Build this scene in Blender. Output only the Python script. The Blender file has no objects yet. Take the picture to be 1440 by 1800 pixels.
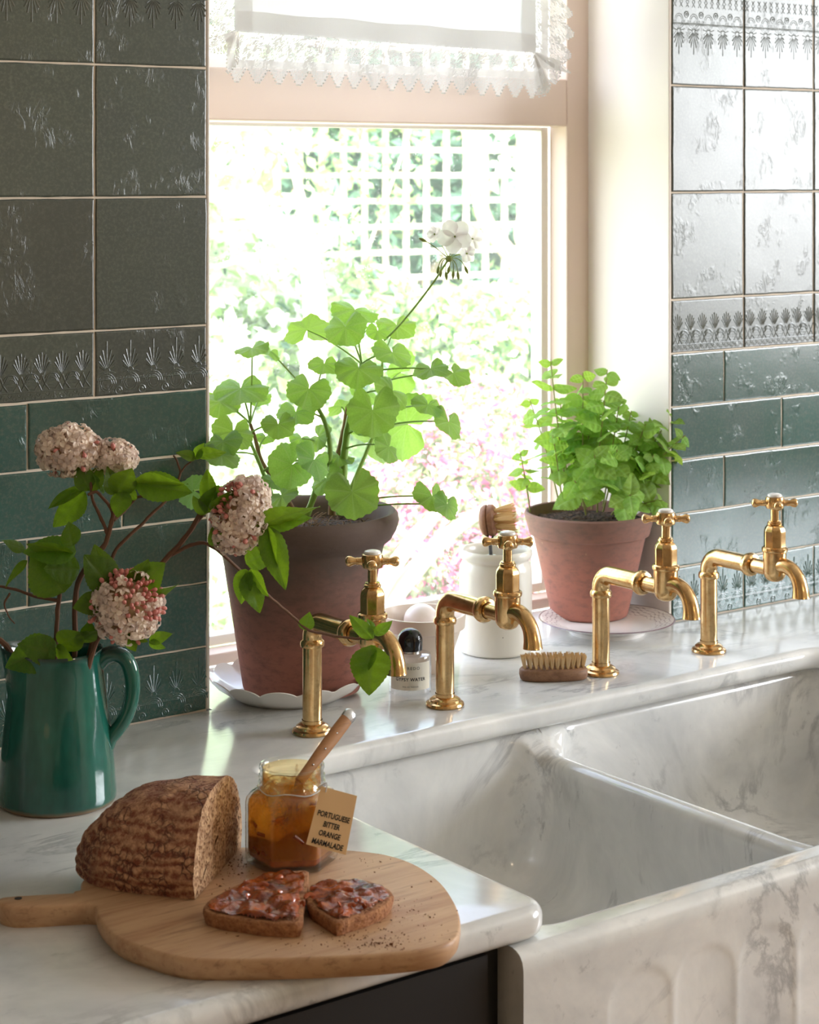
import bpy, bmesh, math, random
from mathutils import Vector, Matrix, noise
R = math.radians
random.seed(7)
sc = bpy.context.scene
col = sc.collection

# ------------------------------------------------------------------ camera
FPX, PSI, YH = 3475.0, R(36.75), 302.0
FW = Vector((math.sin(PSI), math.cos(PSI), 0)); RT = Vector((math.cos(PSI), -math.sin(PSI), 0)); UP = Vector((0, 0, 1))
CAM = Vector((-1.273, -2.125, 0.671))
cd = bpy.data.cameras.new('camera'); co = bpy.data.objects.new('camera', cd); col.objects.link(co)
co.location = CAM; co.rotation_euler = (R(90), 0, -PSI)
cd.sensor_fit = 'AUTO'; cd.sensor_width = 36; cd.lens = FPX / 1800 * 36
cd.shift_y = -(900 - YH) / 1800
cd.clip_start = .05; cd.clip_end = 200
cd.dof.use_dof = True; cd.dof.focus_distance = 2.25; cd.dof.aperture_fstop = 13
sc.camera = co

# ------------------------------------------------------------------ world, sun, daylight, exposure
w = bpy.data.worlds.new('world'); sc.world = w; w.use_nodes = True
wn = w.node_tree.nodes; wl = w.node_tree.links
sky = wn.new('ShaderNodeTexSky'); sky.sky_type = 'NISHITA'; sky.sun_disc = False
sky.sun_elevation = R(48); sky.sun_rotation = R(250); sky.air_density = 1.0; sky.dust_density = 3.0; sky.ozone_density = 1.0
hs = wn.new('ShaderNodeHueSaturation'); hs.inputs['Saturation'].default_value = .6
wl.new(sky.outputs[0], hs.inputs['Color']); wl.new(hs.outputs[0], wn['Background'].inputs['Color'])
wn['Background'].inputs['Strength'].default_value = 1.0
def light(name, kind, loc, direction, energy, color=(1, 1, 1), **kw):
    d = bpy.data.lights.new(name, kind); d.energy = energy; d.color = color
    for k, v in kw.items(): setattr(d, k, v)
    o = bpy.data.objects.new(name, d); col.objects.link(o); o.location = loc
    o.rotation_euler = Vector(direction).to_track_quat('-Z', 'Y').to_euler()
    return o
light('sun', 'SUN', (-4, -3, 8), (.72, .42, -.75), 12, (1, .98, .95), angle=R(.6))
pw = light('window_portal', 'AREA', (.4, .235, .66), (0, -1, 0), 1, shape='RECTANGLE', size=.8, size_y=1.36)
pw.data.cycles.is_portal = True
# daylight from the kitchen's second, larger window in the right-hand wall
light('side_window_daylight', 'AREA', (3.17, -1.9, .83), (-1, 0, 0), 54, (.97, .985, 1), shape='RECTANGLE', size=1.7, size_y=1.16)
sc.view_settings.view_transform = 'Standard'; sc.view_settings.look = 'None'
sc.view_settings.gamma = 1; sc.view_settings.use_curve_mapping = False
sc.view_settings.exposure = 0.78
try:
    sc.cycles.use_denoising = True
    sc.cycles.max_bounces = 10; sc.cycles.transparent_max_bounces = 16
    sc.cycles.caustics_reflective = False; sc.cycles.caustics_refractive = False
    sc.cycles.sample_clamp_indirect = 8
except Exception: pass

# ------------------------------------------------------------------ geometry helpers
def ray(px, py): return FW + RT * ((px - 720) / FPX) + UP * ((YH - py) / FPX)
def atd(px, py, t): return CAM + ray(px, py) * t
def onz(px, py, z=0.0):
    d = ray(px, py); return CAM + d * ((z - CAM.z) / d.z)
def ony(px, py, y=0.0):
    d = ray(px, py); return CAM + d * ((y - CAM.y) / d.y)
def depth(p): return (Vector(p) - CAM).dot(FW)
def pxm(n, t): return n * t / FPX            # a length of n photo pixels at depth t, in metres

ORG = {}
def tag(o, label=None, cat=None, group=None, kind=None):
    if label: o['label'] = label
    if cat: o['category'] = cat
    if group: o['group'] = group
    if kind: o['kind'] = kind
    return o
def thing(name, loc, label, cat, group=None):
    o = bpy.data.objects.new(name, None); col.objects.link(o); o.location = loc; o.empty_display_size = .02
    ORG[o.name] = Vector(loc)
    return tag(o, label, cat, group)
def org(o): return ORG.get(o.name, Vector((0, 0, 0))) if o else Vector((0, 0, 0))
class MB:
    def __init__(s): s.v = []; s.f = []; s.m = []; s.mi = 0
    def add(s, vs, fs):
        b = len(s.v); s.v += [tuple(v) for v in vs]
        for f in fs: s.f.append(tuple(b + i for i in f)); s.m.append(s.mi)
        return b
    def box(s, a, b):
        x0, y0, z0 = a; x1, y1, z1 = b
        s.add([(x0,y0,z0),(x1,y0,z0),(x1,y1,z0),(x0,y1,z0),(x0,y0,z1),(x1,y0,z1),(x1,y1,z1),(x0,y1,z1)],
              [(0,3,2,1),(4,5,6,7),(0,1,5,4),(1,2,6,5),(2,3,7,6),(3,0,4,7)])
    def rings(s, rs, closed=True, cap0=False, cap1=False):
        n = len(rs[0]); b = len(s.v)
        for r in rs: s.v += [tuple(p) for p in r]
        def F(f): s.f.append(tuple(f)); s.m.append(s.mi)
        for i in range(len(rs) - 1):
            for j in range(n if closed else n - 1):
                k = (j + 1) % n
                F((b + i*n + j, b + i*n + k, b + (i+1)*n + k, b + (i+1)*n + j))
        if cap0: F([b + j for j in reversed(range(n))])
        if cap1: F([b + (len(rs)-1)*n + j for j in range(n)])
    def lathe(s, prof, c=(0,0,0), seg=40, cap0=True, cap1=True, axis=None, ang0=0.0):
        c = Vector(c)
        if axis is None: ex, ey, ez = Vector((1,0,0)), Vector((0,1,0)), Vector((0,0,1))
        else:
            ez = Vector(axis).normalized(); ex = ez.orthogonal().normalized(); ey = ez.cross(ex)
        rs = []
        for r, z in prof:
            rs.append([c + ez*z + (ex*math.cos(ang0 + 2*math.pi*j/seg) + ey*math.sin(ang0 + 2*math.pi*j/seg))*r for j in range(seg)])
        s.rings(rs, True, cap0 and prof[0][0] > 1e-6, cap1 and prof[-1][0] > 1e-6)
    def tube(s, pts, rad, seg=8, cap=True, flat=1.0):
        pts = [Vector(p) for p in pts]; n = len(pts)
        if not hasattr(rad, '__len__'): rad = [rad]*n
        T = []
        for i in range(n): T.append((pts[min(i+1, n-1)] - pts[max(i-1, 0)]).normalized())
        nrm = T[0].orthogonal().normalized(); rs = []
        for i in range(n):
            nrm = (nrm - T[i]*nrm.dot(T[i]))
            nrm = nrm.normalized() if nrm.length > 1e-6 else T[i].orthogonal().normalized()
            bn = T[i].cross(nrm)
            rs.append([pts[i] + (nrm*math.cos(2*math.pi*j/seg) + bn*math.sin(2*math.pi*j/seg)*flat)*rad[i] for j in range(seg)])
        s.rings(rs, True, cap, cap)
    def sphere(s, c, r, seg=12, rin=8, sx=1, sy=1, sz=1):
        c = Vector(c); rs = []
        for i in range(1, rin):
            a = math.pi*i/rin
            rs.append([c + Vector((math.sin(a)*math.cos(2*math.pi*j/seg)*r*sx, math.sin(a)*math.sin(2*math.pi*j/seg)*r*sy, -math.cos(a)*r*sz)) for j in range(seg)])
        s.rings(rs, True, True, True)
    def mesh(s, name, mats, o=Vector((0,0,0)), smooth=True, angle=38):
        me = bpy.data.meshes.new(name)
        ox, oy, oz = o
        me.from_pydata([(x-ox, y-oy, z-oz) for x, y, z in s.v], [], s.f)
        if not isinstance(mats, (list, tuple)): mats = [mats]
        for m in mats: me.materials.append(m)
        if len(mats) > 1: me.polygons.foreach_set('material_index', s.m)
        if smooth:
            me.polygons.foreach_set('use_smooth', [True]*len(me.polygons))
            if angle: me.set_sharp_from_angle(angle=R(angle))
        me.update()
        return me
    def build(s, name, mats, parent=None, smooth=True, angle=38):
        me = s.mesh(name, mats, org(parent), smooth, angle)
        return put(name, me, parent)
def put(name, me, parent=None, mw=None):
    o = bpy.data.objects.new(name, me); col.objects.link(o)
    if parent: o.parent = parent
    if mw is not None:
        o.matrix_local = Matrix.Translation(-org(parent)) @ mw
        ORG[o.name] = mw.translation.copy()
    else: ORG[o.name] = org(parent)
    return o
def bevel_obj(o, w=.002, seg=2, ang=40):
    m = o.modifiers.new('bevel', 'BEVEL'); m.width = w; m.segments = seg; m.limit_method = 'ANGLE'; m.angle_limit = R(ang); return o
def copy_tree(o, parent=None):
    c = o.copy(); col.objects.link(c); c.parent = parent
    for ch in o.children: copy_tree(ch, c)
    return c
def bez(a, b, c, n=8):
    a, b, c = Vector(a), Vector(b), Vector(c)
    return [a*(1-t)**2 + b*2*t*(1-t) + c*t*t for t in [i/n for i in range(n+1)]]
def smooth_path(pts, k=4):
    pts = [Vector(p) for p in pts]; out = []
    for i in range(len(pts)-1):
        p0, p1, p2, p3 = pts[max(i-1,0)], pts[i], pts[i+1], pts[min(i+2, len(pts)-1)]
        for j in range(k):
            t = j/k
            out.append(.5*((2*p1) + (p2-p0)*t + (2*p0-5*p1+4*p2-p3)*t*t + (3*p1-p0-3*p2+p3)*t**3))
    out.append(pts[-1]); return out
def frame(origin, x, y, z, s=1.0):
    m = Matrix((x, y, z)).transposed().to_4x4()
    for i in range(3):
        for j in range(3): m[i][j] *= s
    m.translation = origin; return m
def slerp_rgb(a, b, t): return tuple(a[i]*(1-t) + b[i]*t for i in range(3))

# ------------------------------------------------------------------ materials
def lin(r, g, b):
    f = lambda c: (c/12.92 if c <= .04045 else ((c+.055)/1.055)**2.4)
    return (f(r/255), f(g/255), f(b/255), 1)
class Mat:
    def __init__(s, name):
        s.m = bpy.data.materials.new(name); s.m.use_nodes = True
        s.N = s.m.node_tree.nodes; s.L = s.m.node_tree.links
        s.b = s.N['Principled BSDF']; s.out = s.N['Material Output']
    def n(s, t, **kw):
        x = s.N.new('ShaderNode' + t)
        for k, v in kw.items():
            if k in x.inputs.keys() or False: s.set(x.inputs[k], v)
            else: setattr(x, k, v)
        return x
    def set(s, sock, v):
        if isinstance(v, bpy.types.NodeSocket): s.L.new(v, sock)
        else: sock.default_value = v
    def P(s, **kw):
        for k, v in kw.items(): s.set(s.b.inputs[k.replace('_', ' ')], v)
        return s
    def coord(s, which='Object', scale=(1,1,1), rnd=False, rot=(0,0,0)):
        tc = s.n('TexCoord'); mp = s.n('Mapping'); mp.inputs['Scale'].default_value = scale; mp.inputs['Rotation'].default_value = rot
        s.L.new(tc.outputs[which], mp.inputs['Vector'])
        if rnd:
            oi = s.n('ObjectInfo'); mu = s.n('VectorMath', operation='SCALE'); mu.inputs[0].default_value = (13.1, 7.7, 3.3)
            s.L.new(oi.outputs['Random'], mu.inputs['Scale']); s.L.new(mu.outputs[0], mp.inputs['Location'])
        return mp.outputs[0]
    def noise(s, vec, scale=5, detail=4, rough=.55, dist=0, out='Fac'):
        x = s.n('TexNoise'); x.inputs['Scale'].default_value = scale; x.inputs['Detail'].default_value = detail
        x.inputs['Roughness'].default_value = rough; x.inputs['Distortion'].default_value = dist
        s.L.new(vec, x.inputs['Vector']); return x.outputs[0] if out == 'Fac' else x.outputs[1]
    def voro(s, vec, scale=5, feature='F1', out='Distance', rnd=1.0):
        x = s.n('TexVoronoi', feature=feature); x.inputs['Scale'].default_value = scale; x.inputs['Randomness'].default_value = rnd
        s.L.new(vec, x.inputs['Vector']); return x.outputs[out]
    def ramp(s, fac, stops, interp='LINEAR'):
        x = s.n('ValToRGB'); cr = x.color_ramp; cr.interpolation = interp
        while len(cr.elements) < len(stops): cr.elements.new(.5)
        for e, (p, c) in zip(cr.elements, stops):
            e.position = p; e.color = c if hasattr(c, '__len__') else (c, c, c, 1)
        s.L.new(fac, x.inputs[0]); return x.outputs[0]
    def mix(s, fac, a, b, mode='MIX'):
        x = s.n('Mix', data_type='RGBA', blend_type=mode)
        s.set(x.inputs[0], fac); s.set(x.inputs[6], a); s.set(x.inputs[7], b); return x.outputs[2]
    def math(s, op, a, b=0.0):
        x = s.n('Math', operation=op); s.set(x.inputs[0], a); s.set(x.inputs[1], b); return x.outputs[0]
    def sep(s, vec):
        x = s.n('SeparateXYZ'); s.L.new(vec, x.inputs[0]); return x.outputs
    def bump(s, h, strength=.3, dist=.002, normal=None):
        x = s.n('Bump'); x.inputs['Strength'].default_value = strength; x.inputs['Distance'].default_value = dist
        s.L.new(h, x.inputs['Height'])
        if normal is not None: s.L.new(normal, x.inputs['Normal'])
        s.L.new(x.outputs[0], s.b.inputs['Normal']); return x.outputs[0]
    def surf(s, sh): s.L.new(sh, s.out.inputs['Surface']); return s
    def mixsh(s, fac, a, b):
        x = s.n('MixShader'); s.set(x.inputs[0], fac); s.L.new(a, x.inputs[1]); s.L.new(b, x.inputs[2]); return x.outputs[0]

def m_plain(name, c, rough=.5, **kw):
    m = Mat(name); m.P(Base_Color=c, Roughness=rough, **kw); return m.m

def m_tile(name, base, alt, rough, crough=.30):
    m = Mat(name); v = m.coord('Object', rnd=True); oi = m.n('ObjectInfo').outputs['Random']
    a = m.noise(v, 9, 5, .6); c = m.mix(m.ramp(a, [(.3, 0), (.7, 1)]), base, alt)
    fine = m.noise(v, 260, 2, .7)
    c = m.mix(m.math('MULTIPLY', m.ramp(fine, [(.45, 0), (.75, 1)]), .22), c, lin(122, 128, 112))
    hv = m.n('HueSaturation'); m.set(hv.inputs['Color'], c)
    m.set(hv.inputs['Value'], m.math('ADD', m.math('MULTIPLY', oi, .4), .8))
    m.set(hv.inputs['Hue'], m.math('ADD', m.math('MULTIPLY', oi, .03), .485))
    # glaze pits and ripples
    big = m.noise(v, 14, 3, .5)
    mask = m.ramp(m.noise(v, 22, 3, .6), [(.53, 0), (.63, 1)])
    cr = m.ramp(m.noise(m.coord('Object', (1, 1, .45), rnd=True), 75, 4, .65, .9), [(.45, 0), (.56, 1)])
    h = m.math('ADD', m.math('MULTIPLY', big, .5), m.math('ADD', m.math('MULTIPLY', m.math('MULTIPLY', cr, mask), .42), m.math('MULTIPLY', fine, .10)))
    m.bump(h, .42, .0020)
    m.P(Base_Color=hv.outputs[0], Roughness=m.math('ADD', m.math('MULTIPLY', a, .12), rough - .05), Specular_IOR_Level=.6, Coat_Weight=.42, Coat_Roughness=crough, Coat_IOR=1.6)
    return m.m

def m_marble():
    m = Mat('carrara_marble'); v = m.coord('Object', (1, 1, 1), rot=(.4, .3, .6))
    big = m.noise(v, 5, 6, .62, .6)
    c = m.mix(m.ramp(big, [(.36, 0), (.68, 1)]), lin(236, 235, 231), lin(200, 201, 200))
    v2 = m.coord('Object', (1, 2.6, 1), rot=(.2, .1, .75))
    vein = m.math('ABSOLUTE', m.math('SUBTRACT', m.noise(v2, 4.2, 7, .62, .7), .5))
    vm = m.math('MULTIPLY', m.ramp(vein, [(0, 1), (.035, 0)]), m.ramp(m.noise(v, 7, 3, .5), [(.45, 0), (.62, 1)]))
    c = m.mix(m.math('MULTIPLY', vm, .5), c, lin(120, 122, 126))
    smud = m.ramp(m.noise(v2, 38, 5, .7, .3), [(.6, 0), (.8, 1)])
    sm = m.math('MULTIPLY', smud, m.ramp(m.noise(v, 9, 2, .5), [(.44, 0), (.6, 1)]))
    c = m.mix(m.math('MULTIPLY', sm, .75), c, lin(104, 108, 114))
    m.P(Base_Color=c, Roughness=m.math('ADD', m.math('MULTIPLY', big, .10), .09), Specular_IOR_Level=.75)
    m.bump(m.noise(v, 60, 3, .6), .05, .001)
    m.P(Subsurface_Weight=.06, Subsurface_Radius=(.02, .015, .01), Subsurface_Scale=.3)
    return m.m

def m_brass():
    m = Mat('aged_brass'); v = m.coord('Object', rnd=True)
    a = m.noise(v, 60, 5, .65); st = m.ramp(m.noise(v, 150, 4, .7), [(.52, 0), (.68, 1)])
    c = m.mix(m.ramp(a, [(.35, 0), (.7, 1)]), lin(228, 192, 138), lin(208, 166, 112))
    c = m.mix(m.math('MULTIPLY', st, .35), c, lin(128, 84, 46))
    m.P(Base_Color=c, Metallic=1.0, Roughness=m.math('ADD', m.math('MULTIPLY', a, .16), .12))
    m.bump(m.noise(v, 30, 2, .5), .02, .001)
    return m.m

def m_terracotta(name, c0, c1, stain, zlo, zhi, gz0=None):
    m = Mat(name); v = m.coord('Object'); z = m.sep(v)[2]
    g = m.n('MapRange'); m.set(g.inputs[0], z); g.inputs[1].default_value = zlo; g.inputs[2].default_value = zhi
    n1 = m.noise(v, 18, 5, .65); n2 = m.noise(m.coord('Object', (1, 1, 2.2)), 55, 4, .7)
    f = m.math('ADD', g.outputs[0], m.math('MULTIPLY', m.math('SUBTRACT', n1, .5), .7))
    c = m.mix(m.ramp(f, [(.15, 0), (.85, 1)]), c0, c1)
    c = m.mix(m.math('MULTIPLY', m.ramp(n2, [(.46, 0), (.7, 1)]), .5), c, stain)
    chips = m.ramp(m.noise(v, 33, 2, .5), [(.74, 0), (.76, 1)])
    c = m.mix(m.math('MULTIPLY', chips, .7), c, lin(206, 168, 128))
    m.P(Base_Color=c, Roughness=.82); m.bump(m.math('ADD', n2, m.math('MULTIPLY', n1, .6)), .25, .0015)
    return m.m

def m_leaf(name, c, c2, back, trans=.45, rough=.42, vein=lin(190, 212, 130), bs=.2, bscale=140, vk=.45):
    m = Mat(name); v = m.coord('Object', rnd=True); oi = m.n('ObjectInfo').outputs['Random']
    at = m.n('Attribute', attribute_name='vein').outputs['Fac']
    k = m.mix(m.ramp(m.noise(v, 30, 3, .5), [(.3, 0), (.7, 1)]), c, c2)
    hv = m.n('HueSaturation'); m.set(hv.inputs['Color'], k)
    m.set(hv.inputs['Value'], m.math('ADD', m.math('MULTIPLY', oi, .5), .75))
    m.set(hv.inputs['Hue'], m.math('ADD', m.math('MULTIPLY', oi, .03), .485))
    k = m.mix(m.math('MULTIPLY', at, vk), hv.outputs[0], vein)
    m.P(Base_Color=k, Roughness=rough)
    m.bump(m.math('ADD', m.math('MULTIPLY', m.noise(v, bscale, 3, .6), .5), m.math('MULTIPLY', at, -1.0)), bs, .002)
    tr = m.n('BsdfTranslucent'); m.set(tr.inputs['Color'], m.mix(m.math('MULTIPLY', at, .5), back, c2))
    m.surf(m.mixsh(trans, m.b.outputs[0], tr.outputs[0])); return m.m

def m_glass(name, tint=(1, 1, 1, 1), veil=0.0, specks=0.0, rough=.02, refl=1.0):
    m = Mat(name); tp = m.n('BsdfTransparent'); tp.inputs[0].default_value = tint
    gl = m.n('BsdfGlossy'); gl.inputs['Roughness'].default_value = rough
    fr = m.n('LayerWeight'); fr.inputs['Blend'].default_value = .5
    ff = m.math('ADD', m.math('MULTIPLY', m.math('POWER', fr.outputs['Facing'], 4.0), .9), .04)
    sh = m.mixsh(m.math('MULTIPLY', ff, refl), tp.outputs[0], gl.outputs[0])
    if veil or specks:
        df = m.n('BsdfTranslucent'); df.inputs[0].default_value = (1, 1, 1, 1)
        v = m.coord('Object')
        s1 = m.ramp(m.voro(v, 210), [(.16, 1), (.24, 0)]); s2 = m.ramp(m.noise(v, 26, 3, .6), [(.5, 0), (.62, 1)])
        f = m.math('ADD', m.math('MULTIPLY', m.math('MULTIPLY', s1, s2), specks), veil)
        sh = m.mixsh(f, sh, df.outputs[0])
    m.surf(sh); return m.m

def m_wood(name, c1, c2, c3, scale=1.0, axis_rot=0.0, rough=.6):
    m = Mat(name); v = m.coord('Object', (3*scale, 34*scale, 34*scale), rot=(0, 0, axis_rot))
    a = m.noise(v, 1.6, 6, .65, .8); b = m.noise(v, 5, 3, .7)
    c = m.mix(m.ramp(a, [(.3, 0), (.5, .35), (.7, 1)]), c1, c2)
    c = m.mix(m.math('MULTIPLY', m.ramp(b, [(.55, 0), (.75, 1)]), .55), c, c3)
    m.P(Base_Color=c, Roughness=rough); m.bump(b, .15, .001); return m.m

def m_cloth(name, c, trans=.5, scale=900):
    m = Mat(name); v = m.coord('Object')
    wv = m.math('ADD', m.noise(m.coord('Object', (1, 1, .08)), scale, 2, .5), m.noise(m.coord('Object', (.08, 1, 1)), scale, 2, .5))
    m.P(Base_Color=c, Roughness=.9); m.bump(wv, .25, .0005)
    tr = m.n('BsdfTranslucent'); tr.inputs[0].default_value = c
    m.surf(m.mixsh(trans, m.b.outputs[0], tr.outputs[0])); return m.m

M = {}
M['tile'] = m_tile('dark_green_glaze', lin(54, 63, 52), lin(40, 50, 40), .30)
M['tile_teal'] = m_tile('teal_green_glaze', lin(38, 82, 74), lin(30, 66, 58), .22, .20)
M['grout'] = m_plain('grout', lin(228, 214, 196), .9)
M['marble'] = m_marble()
M['brass'] = m_brass()
M['plaster'] = m_plain('pale_plaster', lin(242, 233, 225), .75)
M['paint'] = m_plain('pale_pink_paint', lin(228, 206, 192), .42)
M['white_paint'] = m_plain('white_paint', lin(240, 238, 232), .4)
M['room'] = m_plain('room_wall', lin(200, 186, 164), .9)
M['floor'] = m_wood('floor_boards', lin(140, 108, 78), lin(110, 82, 58), lin(80, 58, 40), .4)
M['dark'] = m_plain('black_cabinet_paint', lin(15, 15, 16), .5)
M['glass'] = m_glass('window_glass', veil=.035, specks=.35)
M['porcelain'] = m_plain('white_porcelain', lin(240, 236, 230), .12)
M['cream'] = m_plain('cream_stoneware', lin(236, 231, 220), .22)
M['bowl'] = m_plain('blush_stoneware', lin(236, 220, 206), .3)
# ------------------------------------------------------------------ room shell
def box_obj(name, a, b, mat, parent=None, kind=None, label=None, bev=0):
    mb = MB(); mb.box(a, b); o = mb.build(name, mat, parent, smooth=False)
    if bev: bevel_obj(o, bev)
    if kind: tag(o, label, kind=kind)
    return o
Z_FLOOR, Z_CEIL = -.9, 1.75
box_obj('floor', (-3.2, -4.4, Z_FLOOR-.05), (3.4, .25, Z_FLOOR), M['floor'], kind='structure', label='wooden kitchen floor below the counters')
box_obj('ceiling', (-3.2, -4.4, Z_CEIL), (3.4, .25, Z_CEIL+.1), M['white_paint'], kind='structure', label='white kitchen ceiling above the window wall')
box_obj('wall_back', (-3.2, -4.4, Z_FLOOR), (3.4, -4.3, Z_CEIL), M['room'], kind='structure', label='plain kitchen wall opposite the window')
box_obj('wall_side_left', (-3.2, -4.3, Z_FLOOR), (-3.1, 0, Z_CEIL), M['room'], kind='structure', label='plain kitchen wall at the far left')
ws = MB()
ws.box((3.2, -4.3, Z_FLOOR), (3.3, -2.75, Z_CEIL)); ws.box((3.2, -1.05, Z_FLOOR), (3.3, 0, Z_CEIL))
ws.box((3.2, -2.75, Z_FLOOR), (3.3, -1.05, 0.25)); ws.box((3.2, -2.75, 1.41), (3.3, -1.05, Z_CEIL))
tag(ws.build('wall_side_right', M['room'], smooth=False), 'plain kitchen wall with a second window at the far right', kind='structure')

def wall(name, a, b, label):
    o = thing(name, (0, 0, 0), label, None); o['kind'] = 'structure'
    mb = MB(); mb.box(a, b); mb.build('plaster_core', M['plaster'], o, smooth=False)
    return o
wallL = wall('wall_left', (-3.1, .0045, Z_FLOOR), (0, .30, Z_CEIL), 'dark green glazed tile wall left of the window')
wallR = wall('wall_right', (.8, .0045, Z_FLOOR), (3.2, .30, Z_CEIL), 'pale shining green tile wall right of the window')
for wo, x0, x1 in ((wallL, -1.4, -.001), (wallR, .8015, 2.4)):
    mb = MB(); mb.box((x0, .0018, -.001), (x1, .0046, 1.3)); mb.build('grout_bed', M['grout'], wo, smooth=False)
box_obj('wall_above_window', (0, .0, 1.34), (.8, .30, Z_CEIL), M['plaster'], kind='structure', label='plaster lintel above the window')
box_obj('wall_below_window', (0, .0045, Z_FLOOR), (.8, .30, -.032), M['plaster'], kind='structure', label='wall below the marble window sill')

# --- tiles: front face in the plane y = 0, uneven handmade edges
def tile_mesh(w_, h_, name, mat, seed=0):
    rnd = random.Random(seed); mb = MB(); nx, nz = max(3, int(w_/.02)), max(3, int(h_/.02))
    def loop(ins, y, j):
        pts = []
        for i in range(nx): pts.append((ins + (w_-2*ins)*i/nx, ins))
        for i in range(nz): pts.append((w_-ins, ins + (h_-2*ins)*i/nz))
        for i in range(nx): pts.append((w_-ins - (w_-2*ins)*i/nx, h_-ins))
        for i in range(nz): pts.append((ins, h_-ins - (h_-2*ins)*i/nz))
        return [(x + rnd.uniform(-j, j), y, z + rnd.uniform(-j, j)) for x, z in pts]
    g = .0013
    base = loop(g, .007, .0004)
    ring2 = [(x, .0012, z) for x, y, z in base]
    ring3 = [(x + (w_/2-x)/(w_/2)*.0007*1, .0003, z + (h_/2-z)/(h_/2)*.0007) for x, y, z in base]
    ring4 = [(x + (w_/2-x)/(w_/2)*.0022, 0, z + (h_/2-z)/(h_/2)*.0022) for x, y, z in base]
    mb.rings([base, ring2, ring3, ring4], True, False, True)
    return mb.mesh(name, mat, smooth=True, angle=6)
TM = {}
def tmesh(w_, h_, mat, k):
    key = (round(w_, 4), h_, mat, k)
    if key not in TM: TM[key] = tile_mesh(w_, h_, 'tile', M[mat], hash(key[:2]) % 1000 + k)
    return TM[key]
def stroke(mb, pts, r, n=5):
    mb.tube([(x, 0, z) for x, z in pts], r, n, True)
def arc(cx, cz, r, a0, a1, n=8): return [(cx + r*math.cos(R(a0+(a1-a0)*i/n)), cz + r*math.sin(R(a0+(a1-a0)*i/n))) for i in range(n+1)]
def relief(kind, w_=.16):
    mb = MB(); rnd = random.Random(3)
    if kind in ('A', 'AF'):
        n = 5; p = w_/n
        fl = (lambda z: .114 - z) if kind == 'AF' else (lambda z: z)
        def S(pts, r): stroke(mb, [(x, fl(z)) for x, z in pts], r)
        for i in range(n):
            cx = p*(i+.5)
            for a, L in ((0, .036), (13, .026), (-13, .026), (27, .021), (-27, .021), (42, .016), (-42, .016), (60, .011), (-60, .011)):
                s_, c_ = math.sin(R(a)), math.cos(R(a))
                S([(cx + s_*.004, .031 + c_*.004), (cx + s_*L*.55, .031 + c_*L*.55), (cx + s_*L, .031 + c_*L)], [.0007, .0009, .0013])
            S(arc(cx, .031, .004, 0, 360, 8), .0007)
            for rr in (.0125, .0098, .007): S(arc(cx, .0155, rr, 0, 180, 9), .0007)
            for rr in (.0085, .0055): S(arc(cx, .0145, rr, 180, 360, 7), .0006)
            S([(cx-.012, .0285), (cx-.006, .0305), (cx, .029), (cx+.006, .0305), (cx+.012, .0285)], .0007)
            if i < n-1:
                S(arc(cx + p/2, .007, .0046, 0, 360, 10), .0011); S(arc(cx + p/2, .007, .0016, 0, 360, 6), .0009)
        S([(.003, .0205), (w_-.003, .0205)], .0008); S([(.003, .0222), (w_-.003, .0222)], .0006)
        for i in range(40):
            x = .003 + (w_-.006)*i/39; S([(x, .0212), (x, .0235)], .0005)
        if kind == 'AF':
            for i in range(12):
                x = .004 + (w_-.012)*i/11
                S([(x, -.004), (x+.006, -.012), (x, -.020)], .0008); S([(x+.006, -.004), (x, -.012), (x+.006, -.020)], .0008)
    else:
        n = 6; p = w_/n
        for i in range(n):
            cx = p*(i+.5)
            for a, L in ((0, .027), (11, .025), (-11, .025), (22, .022), (-22, .022), (34, .018), (-34, .018)):
                s_, c_ = math.sin(R(a)), math.cos(R(a))
                stroke(mb, [(cx + s_*.004, .031 + c_*.003), (cx + s_*L*.7, .031 + c_*L*.7), (cx + s_*L, .031 + c_*L)], [.0006, .0010, .0012])
            stroke(mb, [(cx, .031), (cx-.004, .021), (cx-.0095, .014)], .0011); stroke(mb, [(cx, .031), (cx+.004, .021), (cx+.0095, .014)], .0011)
            stroke(mb, [(cx, .013), (cx-.004, .021), (cx-.010, .032)], .0009); stroke(mb, [(cx, .013), (cx+.004, .021), (cx+.010, .032)], .0009)
            if i == n-1: continue
            stroke(mb, arc(cx + p/2, .024, .0095, 20, 160, 7), .0011); stroke(mb, arc(cx + p/2, .022, .0065, 10, 170, 6), .0008)
            for q in range(3): stroke(mb, [(cx + p/2 - .005, .016+q*.004), (cx + p/2 + .005, .016+q*.004)], .0005)
        for i in range(26):
            x = .004 + (w_-.008)*i/25
            stroke(mb, arc(x, .0055 if i % 2 else .0095, .0024, 0, 360, 6), .0007, 4)
        stroke(mb, [(.003, .0125), (w_-.003, .0125)], .0007); stroke(mb, [(.003, .003), (w_-.003, .003)], .0007)
    return mb
RM = {}
def add_tile(wo, x0, x1, z0, z1, mat, rel=None):
    w_, h_ = x1-x0, z1-z0
    me = tmesh(w_, h_, mat, random.randint(0, 2))
    mw = Matrix.Translation((x0, random.uniform(-.0006, .0003), z0)) @ Matrix.Rotation(random.uniform(-.004, .004), 4, 'Z') @ Matrix.Rotation(random.uniform(-.004, .004), 4, 'X') @ Matrix.Rotation(random.uniform(-.003, .003), 4, 'Y')
    o = put('tile', me, wo, mw)
    if rel:
        key = (rel, mat)
        if key not in RM: RM[key] = relief(rel).mesh('relief', M[mat])
        r = bpy.data.objects.new('relief', RM[key]); col.objects.link(r); r.parent = o
        r.scale = (w_/.16 if w_ < .155 else 1, .5, 1)
H = .08
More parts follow.
